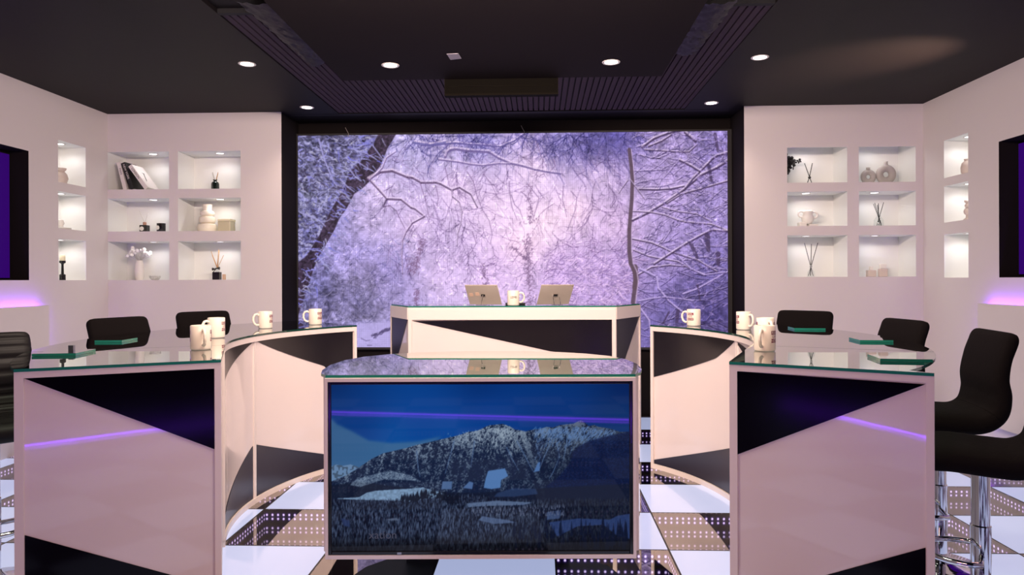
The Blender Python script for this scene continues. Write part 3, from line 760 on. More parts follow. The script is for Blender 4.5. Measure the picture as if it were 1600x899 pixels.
def curved_desk(label, R, a_far, a_near, a_seam, r_out, blacks, navys):
    """ring-shaped desk unit. angles in degrees; blacks/navys: (a0,a1,lo,hi)"""
    lo_a, hi_a = min(a_far, a_near), max(a_far, a_near)
    root = thing('curved_desk', label, 'desk', (0, 0, 0))
    bm = BM(); curved(bm, R, R + .03, lo_a, hi_a, .012, ZG - .004); obj('white_panel', bm, 'gloss_white', root, True)
    bm = BM()
    curved(bm, R - .014, R + .034, lo_a, hi_a, ZG - .034, ZG); curved(bm, R - .014, R + .034, lo_a, hi_a, .0, .035)
    for a, w in ((lo_a, .55), (hi_a, -.55)):
        s = sorted((a, a + w * 1.6)); curved(bm, R - .014, R + .034, s[0], s[1], .03, ZG - .03, 3)
    curved(bm, R - .006, R + .03, a_seam - .55, a_seam + .55, .03, ZG - .03, 3)
    for a in (lo_a + .6, hi_a - .6):                       # supports under the outer part of the glass
        p, q = pol(a, R + .03), pol(a, r_out - .25); flat_panel(bm, p, q, 0, (Vector(q) - Vector(p)).length, .0, ZG, -.012, .012)
    obj('frame', bm, 'white', root)
    for a0, a1, lo, hi in blacks:
        bm = BM(); curved(bm, R - .004, R + .001, a0, a1, lo, hi, 30); obj('black_inlay', bm, 'gloss_black', root, True)
    for a0, a1, lo, hi in navys:
        bm = BM(); curved(bm, R - .004, R + .001, a0, a1, lo, hi, 30); obj('navy_inlay', bm, 'gloss_navy', root, True)
    n = 40
    poly = [pol(lo_a + (hi_a - lo_a) * i / n, R - .016) for i in range(n + 1)] + [pol(hi_a - (hi_a - lo_a) * i / n, r_out) for i in range(n + 1)]
    bm = BM(); prism(bm, poly, ZG, ZT, 0, 1); obj('glass_top', bm, ['pane', 'edge_dark'], root)
    return root

curved_desk('curved white desk on the left with black and navy wedges and glass top', 1.535, 136.6, 204.4, 175.6, 2.42,
            [(137.7, 174.2, [(137.7, .52), (147.5, .796), (174.2, 1.036)], 1.036), (177, 201.5, [(177, 1.03), (201.5, .84)], 1.036)],
            [(137.7, 174.8, .036, [(137.7, .05), (147.6, .142), (174.8, .371)]), (176.6, 204, .036, [(176.6, .372), (196.6, .127), (204, .05)])])
curved_desk('curved white desk on the right with black and navy wedges and glass top', 1.555, 42.2, -24.1, 5.6, 2.36,
            [(7.3, 41.3, [(7.3, 1.028), (16.7, .897), (41.3, .69)], 1.036), (-3.0, 4.7, [(-3.0, .990), (1.3, .975), (4.7, 1.015)], [(-3, 1.0), (4.7, 1.03)])],
            [(6.8, 41.3, .036, [(6.8, .36), (12.2, .314), (41.3, .064)]), (-23.5, 4.5, .036, [(-23.5, .06), (4.5, .36)])])

def end_desk(label, A, B, ring_a, R, outer, tri, low, mirror):
    """unit that closes the ring towards the camera. A outer front corner, B inner front corner"""
    root = thing('end_desk', label, 'desk', (0, 0, 0))
    a, b = (A, B) if not mirror else (B, A)               # left to right as seen from the front
    L = (Vector(b) - Vector(a)).length
    bm = BM(); flat_panel(bm, a, b, .01, L - .01, .012, ZG - .004, -.03, 0); obj('white_panel', bm, 'gloss_white', root)
    bm = BM()
    flat_panel(bm, a, b, 0, L, ZG - .026, ZG, -.04, .006); flat_panel(bm, a, b, 0, L, 0, .03, -.04, .006)
    flat_panel(bm, a, b, 0, .032, .03, ZG - .026, -.04, .006); flat_panel(bm, a, b, L - .026, L, .03, ZG - .026, -.04, .006)
    rp = pol(ring_a, R)
    if not mirror: flat_panel(bm, B, rp, .0, (Vector(rp) - Vector(B)).length, 0, ZG, -.03, 0)
    else: flat_panel(bm, rp, B, .0, (Vector(rp) - Vector(B)).length, 0, ZG, -.03, 0)
    obj('frame', bm, 'white', root)
    bm = BM(); flat_panel(bm, a, b, 0, 0, 0, 0, 0, .003, tri); obj('black_inlay', bm, 'satin_black', root)
    bm = BM(); flat_panel(bm, a, b, 0, 0, 0, 0, 0, .003, low); obj('black_inlay', bm, 'satin_black', root)
    d = (Vector(b) - Vector(a)).normalized(); n = Vector((d.y, -d.x)) * .008
    bm = BM(); prism(bm, [tuple(Vector(A) + n), tuple(Vector(B) + n), pol(ring_a, R - .016)] + outer, ZG, ZT, 0, 1)
    obj('glass_top', bm, ['pane', 'edge'], root)
    return root
LA, LB = (-2.071, 2.714), (-1.397, 3.055)
RB, RA = (.798, 2.999), (1.442, 2.64)
end_desk('pink-lit end desk on the left, black wedge pointing left', LA, LB, 204.6, 1.535, [pol(204.6 + 18.3 * i / 10, 2.42) for i in range(11)][:-1],
         [(.034, 1.045), (.728, .693), (.728, 1.045)], [(.034, .423), (.034, .032), (.728, .032), (.728, .09)], False)
end_desk('pink-lit end desk on the right, black wedge pointing right', RA, RB, -24.3, 1.555, [pol(-24.3 - 20 * i / 10, 2.36) for i in range(11)],
         [(.026, 1.044), (.026, .695), (.708, 1.040)], [(.708, .44), (.708, .032), (.026, .032), (.026, .09)], True)

# raised desk in front of the big screen
PR = thing('presenter_desk', 'tall white presenter desk in front of the snowy forest screen', 'desk', (0, 0, 0))
FL, FR, BL, BR = (-1.063, 5.72), (.617, 5.72), (-1.303, 6.2), (.876, 6.2)
ZP = 1.206
bm = BM(); flat_panel(bm, FL, FR, 0, 1.68, .012, ZP - .004, -.03, 0); flat_panel(bm, BL, FL, 0, .536, .012, ZP - .004, -.03, 0); flat_panel(bm, FR, BR, 0, .545, .012, ZP - .004, -.03, 0)
obj('white_panel', bm, 'gloss_white', PR)
bm = BM()
flat_panel(bm, FL, FR, 0, 1.68, 1.106, 1.188, 0, .012); flat_panel(bm, FL, FR, 0, 1.68, 1.188, ZP, -.03, .004)
flat_panel(bm, FL, FR, 0, .03, 0, 1.106, 0, .012); flat_panel(bm, FL, FR, 1.65, 1.68, 0, 1.106, 0, .012); flat_panel(bm, FL, FR, .03, 1.65, 0, .03, 0, .012)
for P, Q, l in ((BL, FL, .536), (FR, BR, .545)):
    flat_panel(bm, P, Q, 0, l, 1.108, ZP, 0, .01); flat_panel(bm, P, Q, 0, l, 0, .03, 0, .01)
    s = l - .016 if P == FR else 0; flat_panel(bm, P, Q, s, s + .016, .03, 1.108, 0, .01)
obj('frame', bm, 'white', PR)
bm = BM(); flat_panel(bm, FL, FR, 0, 0, 0, 0, 0, .004, [(.036, 1.097), (1.154, .851), (1.648, .792), (1.648, 1.106)]); obj('black_inlay', bm, 'gloss_black', PR)
bm = BM(); flat_panel(bm, BL, FL, 0, 0, 0, 0, 0, .004, [(.018, 1.107), (.018, .56), (.52, 1.107)]); obj('navy_inlay', bm, 'gloss_navy', PR)
bm = BM(); flat_panel(bm, FR, BR, 0, 0, 0, 0, 0, .004, [(.02, 1.107), (.02, .73), (.15, .73), (.527, 1.107)]); obj('navy_inlay', bm, 'gloss_navy', PR)
bm = BM(); flat_panel(bm, FR, BR, 0, 0, 0, 0, 0, .004, [(.527, .47), (.28, .032), (.527, .032)]); obj('navy_inlay', bm, 'gloss_navy', PR)
bm = BM(); prism(bm, [FL, FR, BR, BL], ZP, ZP + .012, 0, 1); obj('glass_top', bm, ['pane', 'edge'], PR)
ZPT = ZP + .012

# television stand in the middle, with the television set into its front
TH = math.radians(2.18); TLOC = (-.267, 3.198, 0)
TD = thing('television_desk', 'low white cabinet with D-shaped glass top holding the television', 'desk', TLOC, TH)
half = [(.642, 0), (.676, .06), (.70, .17), (.712, .36), (.69, .55), (.63, .70), (.52, .82), (.38, .905), (.2, .955), (0, .972)]
outl = half + [(-x, y) for x, y in half[::-1][1:]]
inn = [(x * .985, y * .98 + .05 if y < .02 else y * .985) for x, y in outl]
bm = BM(); prism(bm, inn, .284, 1.024, 0, 0)
body = obj('cabinet_body', bm, ['gloss_white', 'soft_black'], TD)
for p in body.data.polygons:
    if p.normal.z < -.5: p.material_index = 1
bm = BM()
box(bm, -.642, .642, -.0135, .05, 1.010, 1.025); box(bm, -.642, .642, -.0135, .05, .278, .294)
box(bm, -.642, -.630, -.0135, .06, .294, 1.010); box(bm, .630, .642, -.0135, .06, .294, 1.010)
obj('frame', bm, 'white', TD)
bm = BM(); prism(bm, outl, 1.025, 1.037, 0, 1); obj('glass_top', bm, ['pane', 'edge'], TD)
bm = BM(); prism(bm, [(-.42, .74), (.42, .74), (.36, .88), (-.36, .88)], 0.1232, .284); obj('plinth', bm, 'soft_black', TD)
TV = thing('television', 'wide television showing a snowy mountain under deep blue sky', 'television', (TLOC[0], TLOC[1], 0), TH)
bm = BM()
for a, b, c_, d in ((-.629, -.616, .2945, 1.0095), (.615, .629, .2945, 1.0095), (-.616, .615, .998, 1.0095), (-.616, .615, .2945, .309)):
    rbox(bm, a, b, -.012, .045, c_, d, .002, 1)
box(bm, -.616, .615, -.003, .045, .309, .998)
obj('bezel', bm, 'bezel', TV)
pic = picture_mesh('screen_picture', paint_mountain(), -.616, .615, .309, .998, -.006, TV, screen_mat('television_picture', 1.05, 0.03, 0.17))
t = text_bm('xation', .046)
bm = BM(); join(bm, t, 0, Matrix.Translation((-.405, -.0068, .375)) @ Matrix.Rotation(PI / 2, 4, 'X'))
cap = obj('screen_caption', bm, 'screen_text', pic)
bm = BM(); box(bm, -.345, -.327, -.0135, -.012, .297, .306); obj('badge', bm, 'steel', TV)

FIT = Matrix.Translation((0, 0, -.1344)) @ Matrix.Scale(1.094, 4)     # true size of the cabinet and its set
for root in (TD, TV):
    for ch in root.children_recursive: ch.data.transform(FIT)

# small glass plates lying on the desks
def glass_plate(label, px, py, w, d, rz, clip=False):
    o = thing('glass_plate', label, 'glass plate', (px, py, ZT + .0005), rz)
    bm = BM(); prism(bm, [(-w / 2, -d / 2), (w / 2, -d / 2), (w / 2, d / 2), (-w / 2, d / 2)], 0, .012, 0, 1); obj('pane', bm, ['pane', 'edge'], o)
    if clip:
        bm = BM(); box(bm, -.015, .008, d / 2 - .035, d / 2 - .015, .0122, .034); obj('clip', bm, 'steel', o)
glass_plate('clear glass plate with a grey clip on the left end desk, nearest its outer corner', -2.255, 3.28, .19, .2, .16, True)
glass_plate('clear glass plate on the left desk, in front of the second stool', -2.43, 3.98, .15, .18, .08)
glass_plate('clear glass plate on the right end desk, nearest its outer corner', 1.53, 3.07, .20, .18, -.16)
glass_plate('clear glass plate on the right desk, in front of the round-topped middle stool', 1.83, 3.98, .17, .18, -.1)
glass_plate('clear glass plate on the right curved desk, below the wide black stool back', 1.83, 4.92, .20, .18, -.1)

# ------------------------------------------------------------------ mugs
def mug_meshes():
    r, h = .050, .122
    bm = BM(); lathe(bm, [(0, .0), (r - .006, 0), (r - .002, .003), (r, .008), (r, h - .003), (r - .002, h), (r - .005, h - .002), (r - .006, .012), (0, .010)], 40)
    recalc(bm); return bm
def mug_handle():
    bm = BM(); pts = [(.047, 0, .096), (.062, 0, .104), (.078, 0, .100), (.089, 0, .082), (.090, 0, .058), (.081, 0, .036), (.066, 0, .026), (.047, 0, .026)]
    P = []
    for i in range(len(pts) - 1):
        for k in range(3): P.append(tuple(pts[i][j] + (pts[i + 1][j] - pts[i][j]) * k / 3 for j in range(3)))
    P.append(pts[-1]); tube(bm, P, .0078, 10); recalc(bm); return bm
def bend(bm, r):
    for v in bm.verts:
        a = v.co.x / r; rr = r + v.co.y
        v.co = Vector((rr * math.sin(a), -rr * math.cos(a), v.co.z))
def logo_bm():
    bm = BM(); r = .0504
    def slab(x0, x1, z0, z1, y, mi):
        n = 8
        for i in range(n):
            quad(bm, [(x0 + (x1 - x0) * i / n, y, z0), (x0 + (x1 - x0) * (i + 1) / n, y, z0), (x0 + (x1 - x0) * (i + 1) / n, y, z1), (x0 + (x1 - x0) * i / n, y, z1)], mi)
    slab(-.026, .022, .080, .098, 0, 0); slab(-.026, .022, .042, .060, 0, 0)
    for txt, z, mi, x in (('REAL', .0888, 1, -.004), ('LIVE', .070, 0, -.003), ('NOW', .0508, 1, -.004)):
        t = text_bm(txt, .0185, .95); join(bm, t, mi, Matrix.Translation((x, .0005, z)) @ Matrix.Rotation(PI / 2, 4, 'X'))
    bend(bm, r); return bm
def name_bm():
    bm = BM(); t = text_bm('LEMB', .026, .9); join(bm, t, 0, Matrix.Translation((0, .0005, .066)) @ Matrix.Rotation(PI / 2, 4, 'X'))
    bend(bm, .0504); return bm
mug0 = thing('mug', '', 'mug')
mb = obj('body', mug_meshes(), 'mug', mug0, True); mh = obj('handle', mug_handle(), 'mug', mug0, 'all'); ml = obj('logo', logo_bm(), ['magenta', 'mug'], mug0)
name_me = None
first = [True]
def place_mug(label, x, y, z, h_az, l_azs, kind='logo'):
    """azimuths in degrees from the direction facing the camera, positive to the picture's right"""
    global name_me
    if first[0]: o = mug0; first[0] = False; b, h, l = mb, mh, ml
    else:
        o = mug0.copy(); COL.objects.link(o)
        b, h, l = (q.copy() for q in (mb, mh, ml))
        for q in (b, h, l): COL.objects.link(q); q.parent = o
    o.location = (x, y, z); o['label'] = label; o['category'] = 'mug'; o['group'] = 'mugs on the studio desks'
    face = math.atan2(-y, -x)                                  # towards the camera
    h.rotation_euler = (0, 0, face + math.radians(h_az))
    l.rotation_euler = (0, 0, face + PI / 2 + math.radians(l_azs[0]))
    for a in l_azs[1:]:
        l2 = l.copy(); COL.objects.link(l2); l2.parent = o; l2.rotation_euler = (0, 0, face + PI / 2 + math.radians(a))
    if kind == 'name':
        if name_me is None:
            t = obj('logo', name_bm(), 'ink'); name_me = t.data; bpy.data.objects.remove(t)
        l.data = name_me
    return o
zt = ZT + .0005
place_mug('cream mug on the left end desk, front one of the overlapping pair', -1.70, 3.495, zt, 12, [-98, 88])
place_mug('cream mug on the left desk, rear one of the overlapping pair', -1.955, 4.215, zt, -58, [66])
place_mug('cream mug alone on the left curved desk, in front of the white wall', -1.98, 5.05, zt, -68, [62])
place_mug('cream mug at the far end of the left curved desk, against the lavender screen', -1.75, 5.475, zt, -90, [48])
place_mug('white mug with black lettering between the two tablets', -.212, 5.84, ZPT + .0005, 90, [3], 'name')
place_mug('cream mug facing its red logo forward on the right curved desk, against the screen', 1.143, 5.28, zt, -112, [-26])
place_mug('cream mug on the right curved desk, in front of the black wall strip', 1.395, 4.88, zt, 42, [-62])
place_mug('cream mug on the right desk, mostly hidden behind another mug', 1.30, 4.115, zt, 22, [-84, 88])
place_mug('cream mug on the right end desk, front one of the overlapping pair, handle forward', 1.082, 3.44, zt, -14, [66])

# tablets, phone
def tablet(label, x, yaw, stickers):
    o = thing('tablet', label, 'tablet', (x, 5.90, ZPT + .004), yaw)
    R = Matrix.Rotation(math.radians(37), 4, 'X')
    t = BM(); rbox(t, -.142, .142, 0, .007, 0, .205, .0025, 2); bm = BM(); join(bm, t, 0, R); obj('back_shell', bm, 'alu', o)
    t = BM(); box(t, -.134, .134, .0071, .0076, .008, .197); bm = BM(); join(bm, t, 0, R); obj('display', bm, 'bezel', o)
    t = BM(); bmesh.ops.create_circle(t, cap_ends=True, radius=.003, segments=12); bm = BM(); join(bm, t, 0, R @ Matrix.Translation((.128, -.0006, .192)) @ Matrix.Rotation(PI / 2, 4, 'X')); obj('camera_lens', bm, 'ink', o)
    for (sx, sz) in stickers:
        t = BM(); box(t, sx - .017, sx + .017, -.0008, -.0001, sz - .017, sz + .017); bm = BM(); join(bm, t, 0, R); obj('sticker', bm, 'sticker', o)
    bm = BM()
    t = BM(); box(t, -.016, .016, -.008, -.0009, .095, .110); join(bm, t, 1, R)
    for sx in ((-.028, .028) if not stickers else (.0,)):
        tube(bm, [(sx, -.068, .084), (sx, -.095, .04), (sx, -.11, .001)], .0025, 6, 0)
    tube(bm, [(-.05, -.11, .001), (.05, -.11, .001)], .0025, 6, 0)
    obj('stand', bm, ['chrome', 'ink'], o)
tablet('silver tablet with two stickers leaning left on the presenter desk', -.445, math.radians(-15), [(-.105, .105), (-.05, .112)])
tablet('plain silver tablet leaning right on the presenter desk, beside the white mug', .115, math.radians(19), [])
bm = BM(); rbox(bm, -.083, .083, -.025, .025, 0, .018, .004, 2)
tag(obj('black_case', bm, 'ink', None, False, (-.198, 5.945, ZPT + .0005)), 'flat black case lying behind the white mug on the presenter desk', 'case')

# ------------------------------------------------------------------ bar stools
def loft(bm, stations, n=22):
    """stations: (y, z, ny, nz, half width, half thickness, exponent)"""
    rings = []
    for y, z, ny, nz, hw, ht, e in stations:
        ring = []
        for k in range(n):
            a = 2 * PI * k / n; c_, s_ = math.cos(a), math.sin(a)
            u = math.copysign(abs(c_) ** (2 / e), c_) * hw; w = math.copysign(abs(s_) ** (2 / e), s_) * ht
            ring.append(bm.verts.new((u, y + ny * w, z + nz * w)))
        rings.append(ring)
    for A, B in zip(rings, rings[1:]):
        for k in range(n): bm.faces.new((A[k], A[(k + 1) % n], B[(k + 1) % n], B[k]))
    bm.faces.new(rings[0][::-1]); bm.faces.new(rings[-1]); recalc(bm)
def spline(pts, m):
    out = []
    for i in range(len(pts) - 1):
        p0, p1, p2, p3 = (pts[max(0, min(len(pts) - 1, i + k))] for k in (-1, 0, 1, 2))
        for k in range(m):
            t = k / m; out.append(tuple(.5 * (2 * b + (c - a) * t + (2 * a - 5 * b + 4 * c - d) * t * t + (3 * b - a - 3 * c + d) * t ** 3) for a, b, c, d in zip(p0, p1, p2, p3)))
    out.append(pts[-1]); return out
def stool_shell(ribbed, part):
    prof = spline([(-.23, .742), (-.12, .757), (.02, .752), (.12, .755), (.185, .80), (.205, .88), (.198, .96), (.212, 1.05), (.235, 1.12), (.252, 1.175)], 8)
    n = len(prof); cut = 30
    st = []
    for i, (y, z) in enumerate(prof):
        a, b = prof[max(0, i - 1)], prof[min(n - 1, i + 1)]; d = Vector((b[0] - a[0], b[1] - a[1])).normalized()
        t = i / (n - 1); end = min(i, n - 1 - i)
        ht = .052 - .016 * min(1, max(0, (t - .35) / .4)); hw = .225 - .012 * t
        k = 1.0 if end > 7 else math.sqrt(max(.02, 1 - ((7 - end) / 7.3) ** 2))
        kw = 1.0 if end > 6 else .80 + .20 * math.sqrt(max(0, 1 - ((6 - end) / 6.0) ** 2))
        if ribbed: ht *= 1 - .22 * (abs(math.sin(t * PI * 13)) < .35)
        st.append((y, z, -d.y, d.x, hw * kw, ht * k, 4.2))
    bm = BM(); loft(bm, st[:cut + 1] if part == 'seat' else st[cut:]); return bm
def stool(label, x, y, face, ribbed=False, name='bar_stool', dz=0.0):
    """x,y = centre of the seat; face = direction (degrees) the sitter looks"""
    o = thing(name, label, 'bar stool', (x, y, 0), math.radians(face) + PI / 2, 'black bar stools around the desks')
    m = 'leather' if ribbed else 'fabric'
    obj('seat', stool_shell(ribbed, 'seat'), m, o, 'all', (0, 0, dz)); obj('backrest', stool_shell(ribbed, 'back'), m, o, 'all', (0, 0, dz))
    bm = BM(); lathe(bm, [(0, .012), (.21, .012), (.215, .016), (.205, .024), (.12, .034), (.06, .050), (.042, .075), (.036, .09), (0, .09)], 48); recalc(bm)
    lathe(bm, [(0, .001), (.205, .001), (.212, .012), (0, .012)], 48); obj('base', bm, 'chrome', o, True)
    bm = BM(); lathe(bm, [(0, .085), (.036, .085), (.038, .42), (.034, .425), (.034, .68 + dz), (.05, .69 + dz), (.09, .698 + dz), (.09, .704 + dz), (0, .704 + dz)], 28); recalc(bm); obj('pole', bm, 'chrome', o, True)
    bm = BM(); P = [(.036 * math.cos(a), -.02 - .0 + .036 * math.sin(a), .30) for a in ()]
    P = [(-.034, 0, .30)] + [(-.15 * math.cos(math.radians(a)), -.06 - .15 * math.sin(math.radians(a)), .30) for a in range(-20, 201, 20)] + [(.034, 0, .30)]
    tube(bm, P, .012, 10); recalc(bm); obj('footrest', bm, 'chrome', o, 'all')
    return o
def aim(bx, by, tx=CX, ty=CY): return math.degrees(math.atan2(ty - by, tx - bx))
def by_back(label, bx, by, face, **k):
    f = math.radians(face); return stool(label, bx + .25 * math.cos(f), by + .25 * math.sin(f), face, **k)
stool('ribbed black bar stool at the left edge of the room, behind the left end desk', -2.545, 3.19, -40, True)
by_back('black bar stool whose back rises in the middle of the left desk', -2.80, 4.595, -22, dz=.012)
by_back('black bar stool tucked behind the far part of the left curved desk', -2.69, 5.56, -38, dz=.009)
by_back('black bar stool tucked behind the far part of the right curved desk', 2.11, 5.69, 230)
by_back('black bar stool with a rounded back, in the middle of the right desk', 2.27, 4.47, 186)
by_back('black bar stool in full view from the side, by the right end desk', 2.20, 3.50, 170)
stool('nearest black bar stool at the right edge, only seat and pole showing', 1.80, 2.96, 152, dz=-.045)

# ------------------------------------------------------------------ ceiling fittings
def downlight(x, y, z, label, small=False):
    r = .045 if small else .062
    o = thing('downlight', label, 'downlight', (x, y, z), 0, 'small downlights in the wall niches' if small else 'downlights in the black ceiling')
    bm = BM(); lathe(bm, [(r * .78, -.002), (r, -.004), (r + .003, -.001), (r + .003, 0), (r * .78, 0)], 28); recalc(bm); obj('ring', bm, 'ring_white', o, True)
    bm = BM(); lathe(bm, [(0, -.0015), (r * .8, -.0015), (r * .8, -.0005), (0, -.0005)], 28); recalc(bm); obj('lens', bm, 'niche_lamp' if small else 'lamp', o)
    return o
def spot(name, loc, energy, col, size, blend=.6, tgt=None, radius=.04):
    l = bpy.data.lights.new(name, 'SPOT'); l.energy = energy; l.color = col; l.spot_size = math.radians(size); l.spot_blend = blend; l.shadow_soft_size = radius
    o = bpy.data.objects.new(name, l); COL.objects.link(o); o.location = loc
    if tgt: o.rotation_euler = (Vector(tgt) - Vector(loc)).to_track_quat('-Z', 'Y').to_euler()
    return o
def area(name, loc, tgt, energy, col, sx, sy, spread=180):
    l = bpy.data.lights.new(name, 'AREA'); l.shape = 'RECTANGLE'; l.size = sx; l.size_y = sy; l.energy = energy; l.color = col; l.spread = math.radians(spread)
    o = bpy.data.objects.new(name, l); COL.objects.link(o); o.location = loc
    o.rotation_euler = (Vector(tgt) - Vector(loc)).to_track_quat('-Z', 'Y').to_euler()
    return o
WARM = (1, .80, .66)
zb = ZC - .03
for x, y, z, lab in ((-2.20, 5.27, zb, 'lit downlight in the left ceiling band, nearer one'), (-2.19, 6.62, zb, 'lit downlight in the left ceiling band, near the screen wall'),
                     (1.64, 5.30, zb, 'lit downlight in the right ceiling band, nearer one'), (1.61, 6.65, zb, 'lit downlight in the right ceiling band, near the screen wall'),
                     (-1.075, 5.11, 2.995, 'lit downlight on the left of the dropped ceiling panel'), (.525, 5.115, 2.995, 'lit downlight on the right of the dropped ceiling panel')):
    downlight(x, y, z, lab)
    spot('lamp_downlight', (x, y, z - .02), 26, WARM, 120, .8)
for x, y, z in ((-2.2, 3.9, zb), (1.63, 3.9, zb), (-1.075, 3.4, 2.995), (.525, 3.4, 2.995), (-2.2, 2.4, zb), (1.63, 2.4, zb)):
    spot('lamp_downlight', (x, y, z - .02), 26, WARM, 120, .8)

bm = BM(); box(bm, -.73, .155, 5.492, 5.55, 2.865, 3.0)
vent = thing('ceiling_vent', 'black box vent hanging behind the dropped ceiling panel', 'vent')
obj('housing', bm, 'vent', vent)
bm = BM()
for x0, x1 in ((-.73, -.722), (.147, .155)): box(bm, x0, x1, 5.484, 5.492, 2.865, 3.0)
box(bm, -.722, .147, 5.484, 5.492, 2.865, 2.880); box(bm, -.70, .125, 5.486, 5.492, 2.935, 2.940)
obj('front_rim', bm, pmat('vent_rim', (.006, .0045, .0032, 1), .85, spec=.06), vent)
bm = BM()
bmv = [(-.632, 4.871), (-.551, 4.861), (-.541, 4.974), (-.621, 4.999)]
prism(bm, bmv, 2.992, 2.9945); tag(obj('ceiling_sticker', bm, 'paper'), 'small grey paper patch stuck on the dropped ceiling panel', 'sticker')
def sheeting(label, pts_l, pts_r):
    bm = BM(); n, m = 40, 12; r = random.Random(4)
    V = []
    for i in range(n + 1):
        t = i / n; row = []
        for j in range(m + 1):
            s = j / m
            L = Vector(pts_l[0]).lerp(Vector(pts_l[1]), t); R = Vector(pts_r[0]).lerp(Vector(pts_r[1]), t); p = L.lerp(R, s)
            p.z += r.uniform(-.006, .006) - .012 * math.sin(s * PI); p.x += r.uniform(-.006, .006)
            row.append(bm.verts.new(p))
        V.append(row)
    for i in range(n):
        for j in range(m): bm.faces.new((V[i][j], V[i][j + 1], V[i + 1][j + 1], V[i + 1][j]))
    bmesh.ops.solidify(bm, geom=bm.faces[:], thickness=.004)
    return tag(obj('loose_sheeting', bm, 'sheet', None, True), label, 'sheeting')
sheeting('crumpled black sheeting hanging along the left side of the dropped ceiling panel', ((-1.74, 4.02, 3.045), (-1.71, 5.30, 3.05)), ((-1.52, 4.02, 3.03), (-1.55, 5.12, 3.035)))
sheeting('black sheeting hanging along the right side of the dropped ceiling panel', ((.96, 4.14, 3.03), (.98, 5.08, 3.035)), ((1.16, 4.14, 3.045), (1.13, 5.13, 3.05)))

# side wall alcoves: dark screens and floating panels with violet light behind
for side, xw, sgn, lab in ((0, WL, -1, 'left'), (1, WR, 1, 'right')):
    tv = thing('wall_screen', f'dark violet screen set in the {lab} wall alcove', 'screen')
    bm = BM(); x0, x1 = sorted((xw + sgn * .150, xw + sgn * .168)); box(bm, x0, x1, 3.92, 5.79, 1.46, 2.50); obj('screen_panel', bm, 'violet_screen', tv)
    pn = thing('floating_wall_panel', f'white floating panel on the {lab} wall with violet light glowing above', 'wall panel')
    bm = BM(); x0, x1 = sorted((xw - sgn * .045, xw - sgn * .075)); box(bm, x0, x1, 3.6, 5.955, .25, 1.222); obj('panel', bm, 'wall', pn)
    bm = BM(); x0, x1 = sorted((xw - sgn * .026, xw - sgn * .044)); box(bm, x0, x1, 3.7, 5.90, 1.195, 1.212); box(bm, x0, x1, 5.90, 5.915, .3, 1.212); obj('led_strip', bm, 'purple', pn)
    bm = BM(); x0, x1 = sorted((xw - sgn * .001, xw - sgn * .045)); box(bm, x0, x1, 3.8, 5.7, .5, 1.0); obj('mount', bm, 'soft_black', pn)

    l = area('lamp_violet_strip', (xw - sgn * .05, 4.8, 1.216), (xw - sgn * .02, 4.8, 1.4), 2.6, (.42, .18, 1), .03, .03, 180)
    l.data.size = 2.2; l.rotation_euler = (PI, 0, PI / 2)

# ------------------------------------------------------------------ niche lights and ornaments
nl = []
for (u0, u1), nm in (((-4.303, -3.679), 'left wall by the corner'), ((-3.588, -2.955), 'left wall beside the screen')):
    for k, (a, b) in enumerate(ROWS): nl.append(((u0 + u1) / 2 + (.08 if u0 < -4 else .05), YB + .13, b, f'{("bottom", "middle", "top")[k]} niche of the back {nm}'))
for (u0, u1), nm in (((2.394, 2.963), 'right wall beside the screen'), ((3.072, 3.607), 'right wall by the corner')):
    for k, (a, b) in enumerate(ROWR): nl.append(((u0 + u1) / 2 - .06, YB + .13, b + (.07 if k == 2 else 0), f'{("bottom", "middle", "top")[k]} niche of the back {nm}'))
for xw, sgn, hs, nm in ((WL, -1, sl, 'left side wall'), (WR, 1, sr, 'right side wall')):
    for k, h in enumerate(hs): nl.append((xw + sgn * .12, (h[0] + h[1]) / 2, h[3], f'{("bottom", "middle", "top")[k]} niche of the {nm}'))
for x, y, z, nm in nl:
    downlight(x, y, z, 'small lit downlight in the ' + nm, True)
    spot('lamp_niche', (x, y, z - .012), 1.95, (1, .98, .97), 165, .5, None, .03)

YI = 7.08
def vase(name, label, cat, x, y, z, prof, m, n=28, parent_only=False):
    bm = BM(); lathe(bm, prof, n); recalc(bm)
    return tag(obj(name, bm, m, None, True, (x, y, z + .0005)), label, cat)
def reeds(o, mat, z0, tips, r=.003, name='reed'):
    for (bx, by, tx, ty, tz) in tips:
        bm = BM(); tube(bm, [(bx, by, z0), (tx, ty, tz)], r, 6); obj(name, bm, mat, o)

# books leaning in the top left niche
def book(label, x, ang, w, h, t, cover, word, ink, z=2.3455):
    """spine towards the viewer, leaning right edge down by ang degrees"""
    o = thing('book', label, 'book', (x, 6.955, z), 0, 'travel books in the top left niche')
    o.rotation_euler = (0, math.radians(ang), 0)
    bm = BM(); box(bm, 0, .004, 0, w, 0, h); box(bm, t - .004, t, 0, w, 0, h); box(bm, .004, t - .004, 0, .004, 0, h); obj('cover', bm, cover, o)
    bm = BM(); box(bm, .004, t - .004, .004, w - .006, .004, h - .004); obj('pages', bm, 'page', o)
    tb = text_bm(word, t * .72); bm = BM(); join(bm, tb, 0, Matrix.Translation((t / 2, -.0006, h * .66)) @ Matrix.Rotation(PI / 2, 4, 'X') @ Matrix.Rotation(-PI / 2, 4, 'Z')); obj('spine_title', bm, ink, o)
    return o
book('white book with PARIS on its spine, leftmost of the leaning books', -4.172, -14, .21, .285, .038, 'book_white', 'PARIS', 'ink')
book('black book with NEW YORK on its spine between two white books', -4.098, -20, .21, .285, .042, 'book_black', 'NEW YORK', 'book_white')
bk = book('white book with LONDON on its spine, rightmost of the leaning books', -3.950, -36, .21, .29, .040, 'book_white', 'LONDON', 'ink')
